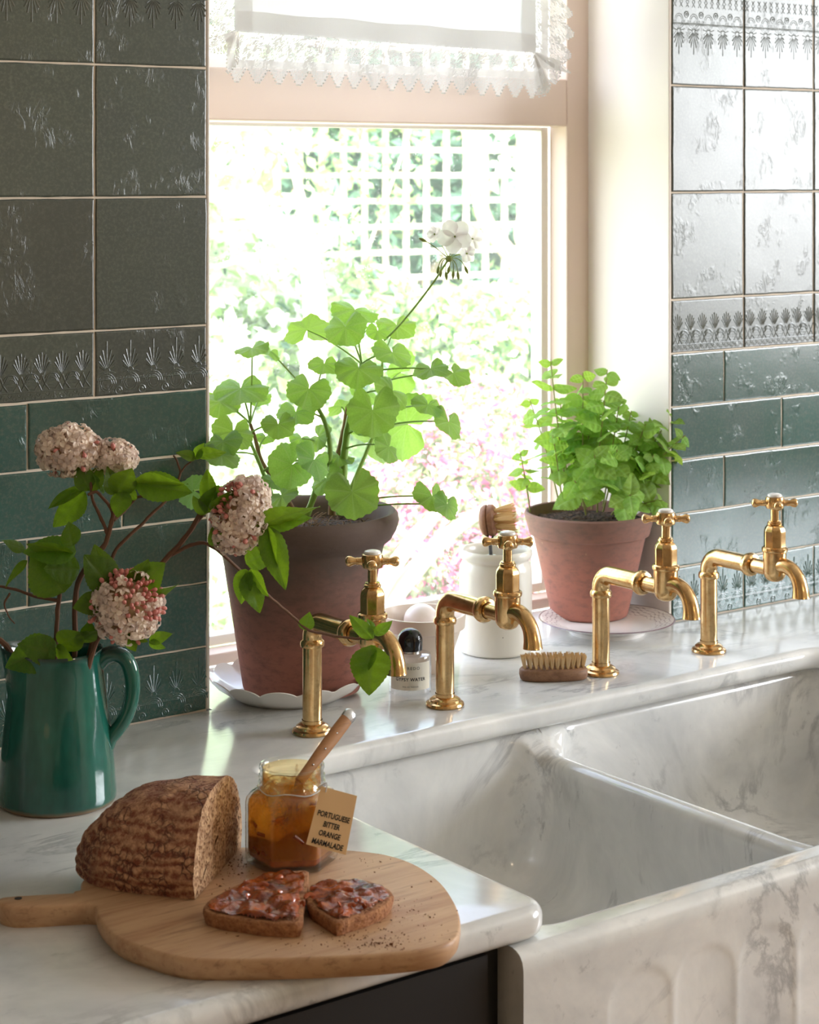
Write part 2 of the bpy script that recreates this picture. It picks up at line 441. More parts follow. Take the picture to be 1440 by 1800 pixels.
def row(wo, xs, k, n, mat, rel=None):
    for a, b in zip(xs[:-1], xs[1:]):
        rr = rel(a) if callable(rel) else rel
        add_tile(wo, a, b, H*k, H*(k+n), mat, rr)
full = [-1.28, -1.12, -.96, -.80, -.64, -.48, -.32, -.157, -.0005]
row(wallL, full, 0, 1, 'tile_teal', 'A')
row(wallL, [-1.32, -1.08, -.84, -.60, -.36, -.12, -.0005], 1, 1, 'tile_teal'); row(wallL, [-1.205, -.965, -.725, -.485, -.245, -.0005], 2, 1, 'tile_teal')
row(wallL, [-1.32, -1.08, -.84, -.60, -.36, -.12, -.0005], 3, 1, 'tile_teal'); row(wallL, [-1.205, -.965, -.725, -.485, -.245, -.0005], 4, 1, 'tile_teal')
row(wallL, full, 5, 1, 'tile', lambda a: 'A' if a > -.2 else 'B')
row(wallL, full, 6, 2, 'tile'); row(wallL, full, 8, 2, 'tile'); row(wallL, full, 10, 2, 'tile', 'AF'); row(wallL, full, 12, 2, 'tile'); row(wallL, full, 14, 2, 'tile')
fr = [.801, .955, 1.113] + [1.273 + .16*i for i in range(7)]
row(wallR, fr, 0, 1, 'tile_teal', 'A')
row(wallR, [.801] + [1.04 + .24*i for i in range(6)], 1, 1, 'tile_teal'); row(wallR, [.801] + [.912 + .24*i for i in range(7)], 2, 1, 'tile_teal')
row(wallR, [.801] + [1.04 + .24*i for i in range(6)], 3, 1, 'tile_teal'); row(wallR, [.801] + [.912 + .24*i for i in range(7)], 4, 1, 'tile_teal')
row(wallR, fr, 5, 1, 'tile', 'B')
row(wallR, fr, 6, 2, 'tile'); row(wallR, fr, 8, 2, 'tile'); row(wallR, fr, 10, 2, 'tile', 'AF'); row(wallR, fr, 12, 2, 'tile'); row(wallR, fr, 14, 2, 'tile')

# ------------------------------------------------------------------ window
win = thing('window_1', (.4, .2, 0), 'pale pink painted window frame overlooking the garden', None); win['kind'] = 'structure'
def wpart(name, a, b, mat='paint', bev=.0025, parent=None):
    mb = MB(); mb.box(a, b); return bevel_obj(mb.build(name, M[mat], parent or win, smooth=False), bev)
YF, YG = .18, .222
wpart('stile', (0, YF, -.0), (.05, YG, 1.34)); wpart('stile', (.7525, YF, 0), (.8, YG, 1.34))
wpart('transom', (.05, YF, .741), (.7525, YG, .814)); wpart('top_rail', (.05, YF, 1.29), (.7525, YG, 1.34))
wpart('bottom_rail', (.05, YF+.004, 0), (.7525, YG, .016))
sash = [(.05, .016, .7525, .741), (.05, .814, .7525, 1.29)]
for x0, z0, x1, z1 in sash:
    s_ = .014
    for a, b in (((x0, z0), (x0+s_, z1)), ((x1-s_, z0), (x1, z1)), ((x0+s_, z0), (x1-s_, z0+s_)), ((x0+s_, z1-.006), (x1-s_, z1))):
        wpart('glazing_bar', (a[0], YG+.002, a[1]), (b[0], YG+.028, b[1]), 'white_paint', .0015)
    mb = MB(); mb.box((x0+.006, YG+.014, z0+.006), (x1-.006, YG+.018, z1-.003)); mb.build('pane', M['glass'], win, smooth=False)
trim = box_obj('trim_1', (.7965, .0005, 0), (.801, .20, 1.34), M['plaster'], kind='structure', label='pale plastered window reveal beside the right-hand tiles', bev=.002)
box_obj('trim_2', (-.001, .0005, 0), (.0035, .20, 1.34), M['plaster'], kind='structure', label='pale plastered reveal at the left side of the window', bev=.002)

# ------------------------------------------------------------------ marble worktop
def outline_arc(c, r, a0, a1, n=6): return [(c[0] + r*math.cos(R(a0 + (a1-a0)*i/n)), c[1] + r*math.sin(R(a0 + (a1-a0)*i/n))) for i in range(n+1)]
FRONT = -.752; EDGE = -.237; XL = -.080; XR = .905
ol = [(-1.7, -.002), (-.0, -.002), (.0055, -.002), (.0055, .178), (.7935, .178), (.7935, -.002), (1.9, -.002), (1.9, FRONT)]
ol += outline_arc((XR + .03, FRONT + .03), .03, 270, 180) + outline_arc((XR - .08, EDGE - .08), .08, 0, 90, 10)
ol += outline_arc((XL + .02, EDGE - .02), .02, 90, 180) + outline_arc((XL - .03, FRONT + .03), .03, 0, -90, 8) + [(-1.7, FRONT)]
T = .030
bm = bmesh.new()
top = [bm.verts.new((x, y, 0)) for x, y in ol]; bot = [bm.verts.new((x, y, -T)) for x, y in ol]
bm.faces.new(list(reversed(top))); bm.faces.new(bot)
n = len(ol); 
for i in range(n):
    j = (i+1) % n; bm.faces.new((top[i], top[j], bot[j], bot[i]))
bmesh.ops.recalc_face_normals(bm, faces=bm.faces[:])
room_side = lambda v: v.co.y < -.02
ed = [e for e in bm.edges if room_side(e.verts[0]) and room_side(e.verts[1]) and abs(e.verts[0].co.z - e.verts[1].co.z) < 1e-6 and e.verts[0].co.x < 1.89 and e.verts[0].co.x > -1.69 or (abs(e.verts[0].co.y-FRONT) < 1e-4 and abs(e.verts[1].co.y-FRONT) < 1e-4 and abs(e.verts[0].co.z - e.verts[1].co.z) < 1e-6)]
bmesh.ops.bevel(bm, geom=ed, offset=.0125, segments=6, profile=.5, affect='EDGES', clamp_overlap=True)
me = bpy.data.meshes.new('marble_worktop'); bm.to_mesh(me); bm.free(); me.materials.append(M['marble'])
me.polygons.foreach_set('use_smooth', [True]*len(me.polygons)); me.set_sharp_from_angle(angle=R(35))
wt = put('marble_worktop', me); tag(wt, 'white grey-veined marble worktop with rounded edge running into the window sill', 'worktop')

# ------------------------------------------------------------------ double marble sink with fluted front
sink = thing('marble_sink', (.39, -.48, -.28), 'carved grey-veined marble double sink with fluted front', 'sink')
def rrect(x0, y0, x1, y1, r, n=8, m=10):
    pts = []
    def seg(a, b):
        for i in range(m): pts.append((a[0] + (b[0]-a[0])*i/m, a[1] + (b[1]-a[1])*i/m))
    def cor(cx, cy, a0):
        for i in range(n): pts.append((cx + r*math.cos(R(a0 + 90*i/n)), cy + r*math.sin(R(a0 + 90*i/n))))
    seg((x0+r, y0), (x1-r, y0)); cor(x1-r, y0+r, -90); seg((x1, y0+r), (x1, y1-r)); cor(x1-r, y1-r, 0)
    seg((x1-r, y1), (x0+r, y1)); cor(x0+r, y1-r, 90); seg((x0, y1-r), (x0, y0+r)); cor(x0+r, y0+r, 180)
    return pts
RIM, FLOORZ = -.0315, -.222
XD = .356
def sss(a, b, x):
    t = min(1, max(0, (x-a)/(b-a))); return t*t*(3-2*t)
def basin(cell, hole, name):
    mb = MB(); x0, y0, x1, y1 = hole; rr = []
    prof = [(-.016, 0)] + [(-.016 + .016*math.sin(R(a)), -.016*(1-math.cos(R(a)))) for a in (15, 30, 45, 60, 75, 90)]
    prof += [(.002, -.05), (.004, -.09), (.006, -.13)]
    dep = RIM - FLOORZ; f = .045
    prof += [(.008 + f*(1-math.cos(R(a))), -(dep-f) - f*math.sin(R(a))) for a in range(0, 91, 10)]
    prof += [(.11, -dep-.002), (.16, -dep-.004)]
    base = rrect(x0-.016, y0-.016, x1+.016, y1+.016, .05)
    cx, cy = (x0+x1)/2, (y0+y1)/2
    cell_pts = []
    for x, y in base:       # the same number of points on the straight cell border
        dx, dy = x-cx, y-cy; X0, Y0, X1, Y1 = cell
        s_ = min((X1-cx)/dx if dx > 1e-9 else 1e9, (X0-cx)/dx if dx < -1e-9 else 1e9, (Y1-cy)/dy if dy > 1e-9 else 1e9, (Y0-cy)/dy if dy < -1e-9 else 1e9)
        cell_pts.append((cx+dx*s_, cy+dy*s_, RIM))
    rings = [cell_pts]
    for d, z in prof:
        r = max(.004, .05 - (d+.016)*.35) if d < .06 else .03
        rings.append([(x, y, RIM+z) for x, y in rrect(x0+d, y0+d, x1-d, y1-d, r)])
    def drop(p):            # the divider between the basins is lower than the rim
        x, y, z = p
        k = (1 - sss(.018, .04, abs(x-XD))) * sss(-.762, -.66, y) * (1 - sss(-.252, -.212, y)) * sss(-.2, -.04, z)
        fil = .012*(1 - sss(0, .05, abs(x-XD)))*0
        return (x, y, z - .030*k + fil)
    rings = [[drop(p) for p in r] for r in rings]
    mb.rings(list(reversed(rings)), True, True, False)
    # drain
    return mb.build(name, M['marble'], sink, angle=60)
Y0, Y1 = -.748, -.18
basin((-.128, Y0, XD, Y1), (-.084, -.715, XD-.017, -.217), 'basin'); basin((XD, Y0, .945, Y1), (XD+.017, -.715, .905, -.217), 'basin')
mb = MB()   # apron with shallow arched flutes
xs = [-.128 + (.945+.128)*i/430 for i in range(431)]
zs = [(Y0, RIM), (Y0-.005, RIM-.0008), (Y0-.010, RIM-.004), (Y0-.0135, RIM-.009), (Y0-.015, RIM-.016)] + [(Y0-.015, RIM-.016-.235*i/60) for i in range(1, 61)]
rg = []
for y, z in zs:
    r = []
    for x in xs:
        u = ((x + .028)/.0865) % 1.0; du = abs(u-.5)*2
        topz = -.075 - .03*(1 - math.sqrt(max(0, 1-min(1, du/.93)**2)))
        k = sss(0, .012, topz - z) * (math.sqrt(max(0, 1-(du/.93)**2)) if du < .93 else 0) if -.03 < x else 0
        r.append((x, y + .0016*k, z))
    rg.append(r)
mb.rings(rg, closed=False)
mb.build('fluted_apron', M['marble'], sink, angle=70)
mb = MB(); mb.box((-.128, -.70, -.283), (.945, -.19, -.234)); side = [(-.128, y, z) for y, z in zs] + [(-.128, -.18, -.283), (-.128, -.18, RIM)]; mb.add(side, [tuple(range(len(side)))]); mb.build('underside', M['marble'], sink, smooth=False)
for cx in (.12, .63):
    mb = MB(); mb.lathe([(.0, .002), (.020, .002), (.024, .0), (.024, -.004)], (cx, -.47, FLOORZ-.003), 24); mb.build('drain', M['brass'], sink)

# ------------------------------------------------------------------ dark cabinet under the left counter
def cabinet(x0, x1, label):
    cab = thing('base_cabinet', ((x0+x1)/2, -.45, Z_FLOOR), label, 'cabinet')
    mb = MB(); mb.box((x0, -.728, Z_FLOOR+.1), (x1, -.02, -T-.001)); mb.build('body', M['dark'], cab, smooth=False)
    mb = MB(); mb.box((x0+.01, -.69, Z_FLOOR), (x1-.01, -.05, Z_FLOOR+.1)); mb.build('plinth', M['dark'], cab, smooth=False)
    a, b, zt, zb = x0+.075, x1-.0755, -.082, Z_FLOOR+.16
    mb = MB(); mb.box((a-.05, -.745, zt), (b+.05, -.7275, zt+.05)); mb.box((a-.05, -.745, zb-.05), (b+.05, -.7275, zb)); mb.box((a-.05, -.745, zb), (a, -.7275, zt)); mb.box((b, -.745, zb), (b+.05, -.7275, zt))
    d = mb.build('door', M['dark'], cab, smooth=False)
    mb = MB(); mb.box((a+.002, -.737, zb+.002), (b-.002, -.7275, zt-.002)); mb.build('panel', M['dark'], d, smooth=False)
cabinet(-.73, -.1295, 'black painted base cabinet under the left counter beside the sink')
cabinet(.946, 1.55, 'black painted base cabinet on the far side of the sink')

# ------------------------------------------------------------------ linen blind with crochet lace
M['linen'] = m_cloth('white_linen', (.84, .84, .83, 1), .28); M['lace'] = m_cloth('white_crochet', (.84, .83, .81, 1), .2, 400)
YB = .118
blind = thing('linen_blind', (.39, YB, .83), 'white linen blind with hem and crochet lace border across the window', 'blind')
XA, XB = .113, .634
def zbot(x): return .8575 - .010*(x-XA)/(XB-XA)
def wav(x, z): return YB + .0035*math.sin(x*17+.6) + .002*math.sin(x*41 + z*9)
mb = MB(); g = []
for k in range(13):
    g.append([(x, wav(x, zbot(x)+.45*k/12), zbot(x) + .45*k/12) for x in [XA + (XB-XA)*i/60 for i in range(61)]])
mb.rings(g, False); mb.build('cloth', M['linen'], blind, angle=None)
def strip(pfun, nu, nv):
    mb = MB(); mb.rings([[pfun(i/nu, j/nv) for i in range(nu+1)] for j in range(nv+1)], False); return mb
mb = strip(lambda u, v: (XA + (XB-XA)*u, wav(XA+(XB-XA)*u, .85)-.0016, zbot(XA+(XB-XA)*u) + .0015 + .026*v + .0012*math.sin(u*23)*v), 60, 2)
mb.build('hem', M['linen'], blind, angle=None)
for xa in (XA+.0005, XB-.0275):
    mb = strip(lambda u, v: (xa + .027*u, wav(xa+.027*u, .85)-.0013, zbot(xa+.027*u) + .0015 + .42*v), 3, 20)
    mb.build('hem', M['linen'], blind, angle=None)
def lace(path, length, W, name, seed, phase=0):
    """filet crochet: a net of threads with filled cells and a pointed edge; path(s, d) -> xyz, s along the hem, d outwards"""
    mb = MB(); c = .00195; nu = int(length/c); nv = int(W/c); rnd = random.Random(seed)
    PIT = .0318
    def wid(s):
        f = ((s + phase) / PIT) % 1.0; tri = 1 - abs(f-.5)*2
        return W*(.70 + .30*min(1, tri*1.25))
    th = .00082
    def quad(s0, d0, s1, d1): mb.add([path(s0, d0), path(s1, d0), path(s1, d1), path(s0, d1)], [(0, 1, 2, 3)])
    for i in range(nu):
        for j in range(nv):
            s0, d0 = i*c, j*c
            if d0 > wid(s0): continue
            f = (((s0+phase)/PIT) % 1.0 - .5)*2; q = d0/W
            fill = (j < 3) or (j in (5,) and i % 2) or (abs(abs(f) + q*1.2 - .95) < .22) or (abs(f) < .3 and .35 < q < .6) or rnd.random() < .5 or d0 > wid(s0) - 3*c
            if fill and rnd.random() > .12: quad(s0+.0001, d0+.0001, s0+c-.0002, d0+c-.0002)
            else:
                quad(s0-th, d0, s0+th, d0+c); quad(s0, d0-th, s0+c, d0+th)
    for k in range(int(length/PIT)+1):       # beaded picots along the points
        sc0 = k*PIT - phase
        for q in range(-5, 6):
            s_ = sc0 + PIT*.5 + q*PIT*.088
            if not 0 <= s_ <= length: continue
            p = path(s_, wid(s_)+.0006); mb.sphere(p, .0014, 5, 4)
    mb.build(name, M['lace'], blind, smooth=False)
def ruf(s, d): return .0022*math.sin(s*70) * min(1, d/.03)
lace(lambda s, d: (XA - .012 + s, wav(XA-.012+s, .83) + ruf(s, d) - .0005, zbot(XA-.012+s) + .001 - d), XB-XA+.03, .067, 'lace_border', 1)
lace(lambda s, d: (XA + .001 - d, wav(XA-d, .9) + ruf(s, d), zbot(XA) - .012 + s - .25*d), .34, .040, 'lace_border', 2, .01)
lace(lambda s, d: (XB - .001 + d*1.0, wav(XB+d, .9) + ruf(s, d)*1.6, zbot(XB) - .020 + s - .12*d), .36, .074, 'lace_border', 3, .02)
# gathered lace at the right corner
lace(lambda s, d: (XB - .004 + math.sin(s/.07*1.3)*d*.98, YB - .003 + .006*math.sin(s*170)*d/.05, zbot(XB) + .002 - math.cos(s/.07*1.3)*d), .074, .068, 'lace_border', 4)
lace(lambda s, d: (XA + .004 - math.sin(s/.06*1.4)*d*.75, YB - .003 + .005*math.sin(s*170)*d/.05, zbot(XA) + .002 - math.cos(s/.06*1.4)*d), .06, .060, 'lace_border', 5)
mb = MB(); mb.tube([(.02, YB-.004, 1.30), (.78, YB-.004, 1.30)], .006, 10); mb.build('rail', M['brass'], blind)

# ------------------------------------------------------------------ added warm fill lamp, out of view behind the camera
M['fill_glow'] = Mat('warm_fill_glow').P(Base_Color=(1, .8, .55, 1), Emission_Color=(1, .72, .42, 1), Emission_Strength=7.0).m
lp = thing('added_fill_lamp', (.35, -2.75, .78), 'added warm fill globe hanging unseen behind the view', 'lamp')
mb = MB(); mb.sphere((.35, -2.75, .86), .085, 24, 16); mb.build('globe', M['fill_glow'], lp)
mb = MB(); mb.tube([(.35, -2.75, .94), (.35, -2.75, Z_CEIL)], .006, 8); mb.lathe([(.0, 0), (.03, 0), (.035, .03), (.0, .04)], (.35, -2.75, .935), 20); mb.build('cord', M['brass'], lp)
light('added_fill_light', 'POINT', (.35, -2.75, .74), (0, 0, -1), 6, (1, .80, .56), shadow_soft_size=.09)
# ------------------------------------------------------------------ brass bib taps on pillars
def make_tap():
    t = thing('brass_tap', (0, 0, 0), 'tap', 'tap')
    mb = MB(); mb.lathe([(.0, 0), (.0235, 0), (.0245, .002), (.0235, .0045), (.020, .006), (.0195, .0085), (.016, .011), (.0125, .012), (.0125, .016)], seg=40, cap1=False); mb.build('base_flange', M['brass'], t)
    mb = MB(); mb.lathe([(.0117, .010), (.0117, .119)], seg=32, cap0=False, cap1=False); mb.build('pillar', M['brass'], t)
    zc = .1345; re = .0118; rb = .020
    mb = MB(); pts = [(0, 0, zc-.020), (0, 0, zc-rb-.000)]
    pts = [Vector((0, -rb*(1-math.cos(R(a))), zc-rb + rb*math.sin(R(a)))) for a in range(0, 91, 9)] + [Vector((0, -.030, zc)), Vector((0, -.078, zc))]
    mb.tube([Vector((0, 0, zc-rb-.008))] + pts, re, 28); mb.lathe([(.012, zc-.032), (.0142, zc-.031), (.0148, zc-.028), (.0142, zc-.0245), (.0120, zc-.022)], seg=32, cap0=False, cap1=False)
    mb.build('elbow_pipe', M['brass'], t)
    mb = MB(); mb.lathe([(.0112, -.008), (.0148, -.0065), (.0162, -.002), (.0162, .001), (.014, .005), (.0105, .006)], (0, -.080, zc), 32, axis=(0, -1, 0), cap0=False, cap1=False)
    mb.build('collar', M['brass'], t)
    mb = MB(); mb.tube([(0, -.076, zc), (0, -.124, zc)], .0098, 28); mb.build('inlet_pipe', M['brass'], t)
    B = (0, -.1235, 0)
    mb = MB(); mb.lathe([(.0, .1185), (.006, .119), (.011, .1215), (.0142, .126), (.0156, .132), (.0156, .161)], B, 36, cap1=False); mb.build('body', M['brass'], t)
    mb = MB(); mb.lathe([(.0150, .158), (.0172, .1595), (.0176, .162), (.0172, .1645), (.0150, .166)], B, 36, cap0=False, cap1=False); mb.build('ring', M['brass'], t)
    # octagonal bonnet
    mb = MB(); mb.lathe([(.0150, .164), (.0150, .186), (.0142, .1895), (.0120, .193), (.0098, .195)], B, 8, cap0=False, ang0=R(22.5-36.75)); o = mb.build('bonnet', M['brass'], t, angle=20); bevel_obj(o, .0008, 2, 30)
    mb = MB(); mb.lathe([(.0085, .1945), (.0100, .196), (.0100, .198), (.0086, .199), (.0086, .2005), (.0055, .201), (.0055, .218)], B, 24, cap0=False); mb.build('spindle', M['brass'], t)
    h = MB(); h.lathe([(.0068, .216), (.0115, .2175), (.0125, .220), (.0125, .2300), (.0118, .2325), (.0095, .2335)], B, 30); hd = h.build('handle', M['brass'], t)
    for k in range(4):
        a = -PSI + k*math.pi/2; d = Vector((math.cos(a), math.sin(a), 0))
        m2 = MB(); m2.lathe([(.0052, .010), (.0046, .013), (.0040, .0155), (.0046, .018), (.0038, .0185), (.0042, .021), (.0058, .0245), (.0062, .0270), (.0056, .0292), (.0035, .0308), (.0, .0312)], Vector(B) + Vector((0, 0, .2245)), 18, cap0=False, axis=d)
        m2.build('arm', M['brass'], hd)
    p = MB(); p.lathe([(.0098, .2325), (.0100, .2345), (.0090, .2362), (.0055, .2374), (.0, .2378)], B, 28, cap0=False); tag(p.build('porcelain_button', M['porcelain'], hd), 'white porcelain button')
    mb = MB(); path = smooth_path([(0, -.128, .1395), (0, -.141, .1425), (0, -.155, .1385), (0, -.165, .1285), (0, -.1695, .116), (0, -.1705, .1045)], 5)
    nn = len(path); mb.tube(path, [.0112 - .0016*math.sin(math.pi*i/(nn-1)) + .0008*(i/(nn-1))**4 for i in range(nn)], 28, cap=False)
    mb.rings([[(x, y, .1045) for x, y in [(.0115*math.cos(2*math.pi*j/28), -.1705 + .0115*math.sin(2*math.pi*j/28)) for j in range(28)]], [(.0085*math.cos(2*math.pi*j/28), -.1705 + .0085*math.sin(2*math.pi*j/28), .1045) for j in range(28)], [(.0085*math.cos(2*math.pi*j/28), -.1690 + .0085*math.sin(2*math.pi*j/28), .118) for j in range(28)]], True, False, True)
    mb.build('spout', M['brass'], t)
    return t
tap0 = make_tap()
TAPS = [(.049, 'brass pillar tap nearest the jug, with a leafy twig across it'), (.25, 'brass pillar tap between the perfume bottle and the white crock'),
        (.514, 'brass pillar tap in front of the potted mint, beside the nail brush'), (.717, 'brass pillar tap farthest right, against the green tiles')]
for i, (x, lab) in enumerate(TAPS):
    o = tap0 if i == 0 else copy_tree(tap0)
    o.location = (x, -.16, 0); ORG[o.name] = Vector(o.location); tag(o, lab, 'tap', 'brass taps along the back of the sink')

# ------------------------------------------------------------------ crockery on the sill
def ringpts(c, r, z, n, f=None): return [(c[0] + (r if f is None else f(2*math.pi*j/n))*math.cos(2*math.pi*j/n), c[1] + (r if f is None else f(2*math.pi*j/n))*math.sin(2*math.pi*j/n), z) for j in range(n)]
# scalloped white saucer under the big pot
S1 = Vector((.118, -.002, 0))
sa = thing('scalloped_saucer', S1, 'white scalloped-edge saucer under the large terracotta pot', 'saucer')
mb = MB(); NS = 120
def scal(a): return abs(math.sin(a*6.5 + .6))**.6
prof = [(.0, .004, 0), (.060, .004, 0), (.066, .0045, 0), (.078, .010, .1), (.089, .017, .5), (.0975, .0255, 1), (.0985, .0245, 1), (.090, .0145, .4), (.079, .007, .1), (.069, .001, 0), (.062, 0, 0), (.0, 0, 0)]
mb.rings([[(S1.x + (r + .004*k*scal(2*math.pi*j/NS))*math.cos(2*math.pi*j/NS), S1.y + (r + .004*k*scal(2*math.pi*j/NS))*math.sin(2*math.pi*j/NS), z + .008*k*scal(2*math.pi*j/NS) - .003*k) for j in range(NS)] for r, z, k in prof], True)
mb.build('dish', M['porcelain'], sa, angle=60)

# plate under the mint with a printed border
pc = Vector((.682, .012, 0))
def m_plate():
    m = Mat('printed_plate'); v = m.coord('Object'); x, y, z = m.sep(v)
    r = m.math('SQRT', m.math('ADD', m.math('MULTIPLY', x, x), m.math('MULTIPLY', y, y))); a = m.math('ARCTAN2', y, x)
    band = m.math('MULTIPLY', m.math('GREATER_THAN', r, .070), m.math('LESS_THAN', r, .094))
    q = m.math('ADD', m.math('SINE', m.math('MULTIPLY', a, 26)), m.math('SINE', m.math('ADD', m.math('MULTIPLY', r, 900), m.math('MULTIPLY', m.math('SINE', m.math('MULTIPLY', a, 13)), 2.0))))
    pat = m.ramp(m.math('ABSOLUTE', q), [(.10, 1), (.28, 0)])
    edge = m.math('GREATER_THAN', r, .0972)
    f = m.math('MAXIMUM', m.math('MULTIPLY', m.math('MULTIPLY', pat, band), .75), edge)
    m.P(Base_Color=m.mix(f, lin(240, 236, 232), lin(112, 84, 96)), Roughness=.12); return m.m
M['plate'] = m_plate()
pl = thing('patterned_plate', pc, 'white plate with purple printed border under the mint pot', 'plate')
mb = MB(); mb.lathe([(.0, .0085), (.058, .0085), (.064, .0105), (.078, .016), (.0985, .0215), (.0995, .0205), (.080, .0135), (.062, .007), (.056, .0065), (.055, 0), (.051, 0), (.050, .004), (.0, .004)], pc, 72); mb.build('dish', M['plate'], pl, angle=50)

# white stoneware crock
cc = Vector((.481, .022, 0)); M['inkmark'] = m_plain('dark_speck', lin(40, 36, 34), .6)
ck = thing('stoneware_crock', cc, 'tall white glazed stoneware crock holding the dish brush', 'crock')
mb = MB(); mb.lathe([(.0, 0), (.046, 0), (.0495, .0015), (.0508, .005), (.0508, .112), (.0500, .120), (.0470, .1255), (.0462, .1275), (.0470, .1295), (.0500, .132), (.0515, .136), (.0512, .140), (.0490, .1435), (.0465, .143), (.0440, .139), (.0435, .128), (.0455, .110), (.0455, .006), (.0, .005)], cc, 64); mb.build('jar', M['cream'], ck, angle=60)
mb = MB(); mb.sphere(cc + Vector((.0508*math.cos(R(-118)), .0508*math.sin(R(-118)), .030)), .0008, 6, 4); mb.build('speck', M['inkmark'], ck)

# bowl with a rim band, holding a white pebble soap
bc = Vector((.338, .004, 0))
bw = thing('stoneware_bowl', bc, 'pale conical stoneware bowl with banded rim behind the perfume bottle', 'bowl')
mb = MB(); mb.lathe([(.0, 0), (.034, 0), (.0352, .001), (.0368, .006), (.0528, .0545), (.0545, .0555), (.0578, .0570), (.0592, .0735), (.0585, .0755), (.0560, .0755), (.0548, .0725), (.0500, .053), (.033, .008), (.0, .006)], bc, 64); mb.build('basin', M['bowl'], bw, angle=35)
M['soap'] = m_plain('white_soap', lin(238, 226, 220), .35)
sp = bc + Vector((.012, .018, .040))
so = thing('soap_ball', sp, 'round white soap ball lying in the pale bowl', 'soap')
mb = MB(); mb.sphere((sp.x, sp.y, sp.z + .020), .024, 24, 14, 1, 1, .95); mb.build('ball', M['soap'], so)
mb = MB()
for k in range(9):
    a = k*.7; mb.tube(smooth_path([(sp.x + .026*math.cos(a + q*.5) * (1-.12*q), sp.y + .026*math.sin(a + q*.5)*(1-.12*q), sp.z + .006 + .004*q + .003*math.sin(k*2+q)) for q in range(4)], 3), .0022, 5)
mb.build('net', M['linen'], so)

# dish brush standing in the crock
M['brushwood'] = m_wood('brush_wood', lin(150, 104, 72), lin(122, 80, 54), lin(88, 56, 38), 2.0)
M['bristle'] = m_plain('pale_bristle', lin(226, 190, 132), .75)
M['bristle2'] = m_plain('tan_bristle', lin(236, 206, 160), .8)
M['steel'] = m_plain('steel', (.6, .6, .6, 1), .25, Metallic=1.0)
hp = Vector(cc) + Vector((.010, .012, .006))
db = thing('dish_brush', hp, 'wooden dish brush with pale bristles standing in the white crock', 'brush')
# wooden head: a disc seen nearly edge-on, bristles facing right
hc = atd(857, 915, depth(cc) + .03); ax = (RT*.93 + FW*-.18 + UP*.10).normalized()
mb = MB(); mb.lathe([(.0, -.011), (.012, -.0105), (.019, -.008), (.0225, -.003), (.0225, .000), (.0205, .0015), (.0225, .003), (.0222, .009), (.019, .012), (.0, .0125)], hc, 32, axis=ax); mb.build('head', M['brushwood'], db)
e1 = ax.orthogonal().normalized(); e2 = ax.cross(e1); rnd = random.Random(5)
for k in range(19):
    r = .0175*math.sqrt((k+.5)/19); a = k*2.39996
    base = hc + e1*r*math.cos(a) + e2*r*math.sin(a) + ax*.011
    mb = MB()
    for q in range(22):
        o2 = (e1*rnd.uniform(-1, 1) + e2*rnd.uniform(-1, 1))
        out = (base - hc - ax*.011)*.35
        tip = base + ax*(.029 + rnd.uniform(-.003, .002)) + out + o2*.0035
        mb.tube([base + o2*.0012, (base + o2*.0015 + tip)/2 + o2*.0005, tip], [.00028, .0003, .00022], 3, False)
    mb.build('bristle_tuft', M['bristle'], db, smooth=False)
ft = atd(862, 985, depth(cc) - .002)
mb = MB(); mb.tube(smooth_path([hc - ax*.006 + UP*-.012, hc*.45 + ft*.55 + UP*.002, ft + UP*.006], 5), .0018, 8); mb.tube(smooth_path([hc + ax*.010 + UP*-.016, hc*.42 + ft*.58 + RT*.003, ft + UP*.006 + RT*.002], 5), .0016, 8)
tag(mb.build('wire_neck', M['inkmark'], db), 'dark wire neck')
mb = MB(); mb.tube([ft + UP*.007, ft - UP*.004], .0085, 20); mb.build('ferrule', M['steel'], db)
mb = MB(); mb.tube([ft - UP*.003, hp + UP*.001], [.0085, .0075], 16); mb.build('handle', M['cream'], db)

# perfume bottle
pb = Vector(onz(721, 1226, 0)) + Vector((FW.x, FW.y, 0))*.028
M['bottle'] = m_glass('bottle_glass', (.97, .98, .98, 1), refl=1.4); M['blackcap'] = m_plain('black_lacquer', lin(10, 10, 12), .12)
M['paper'] = m_plain('cream_label_paper', lin(238, 230, 212), .8); M['ink'] = m_plain('black_ink', lin(18, 17, 16), .8)
M['perfume'] = m_glass('perfume_liquid', (.96, .95, .92, 1), refl=.2)
pe = thing('perfume_bottle', pb, 'clear glass perfume bottle with black domed cap and cream label', 'perfume bottle')
mb = MB(); mb.lathe([(.0, 0), (.025, 0), (.0272, .002), (.0275, .005), (.0275, .046), (.0262, .0495), (.022, .051), (.0, .051)], pb, 48); mb.build('glass', M['bottle'], pe)
mb = MB(); mb.lathe([(.0, .008), (.0245, .008), (.0245, .043), (.0, .043)], pb, 40); mb.build('liquid', M['perfume'], pe)
mb = MB(); mb.lathe([(.0, .051), (.0135, .051), (.0135, .0545), (.0, .0545)], pb, 30); mb.build('neck_ring', M['steel'], pe)
mb = MB(); mb.lathe([(.0, .0545), (.0158, .0545), (.0162, .056), (.0162, .067)] + [(.0162*math.cos(R(a)), .067 + .0152*math.sin(R(a))) for a in range(10, 91, 10)], pb, 40); mb.build('cap', M['blackcap'], pe)
toC = math.atan2(-FW.y, -FW.x) + .02
mb = MB(); lab = []
for z in (.0085, .0435): lab.append([(pb.x + .0278*math.cos(toC + a), pb.y + .0278*math.sin(toC + a), z) for a in [R(-62 + 124*i/24) for i in range(25)]])
mb.rings(lab, False); lb = mb.build('label', M['paper'], pe, angle=None)

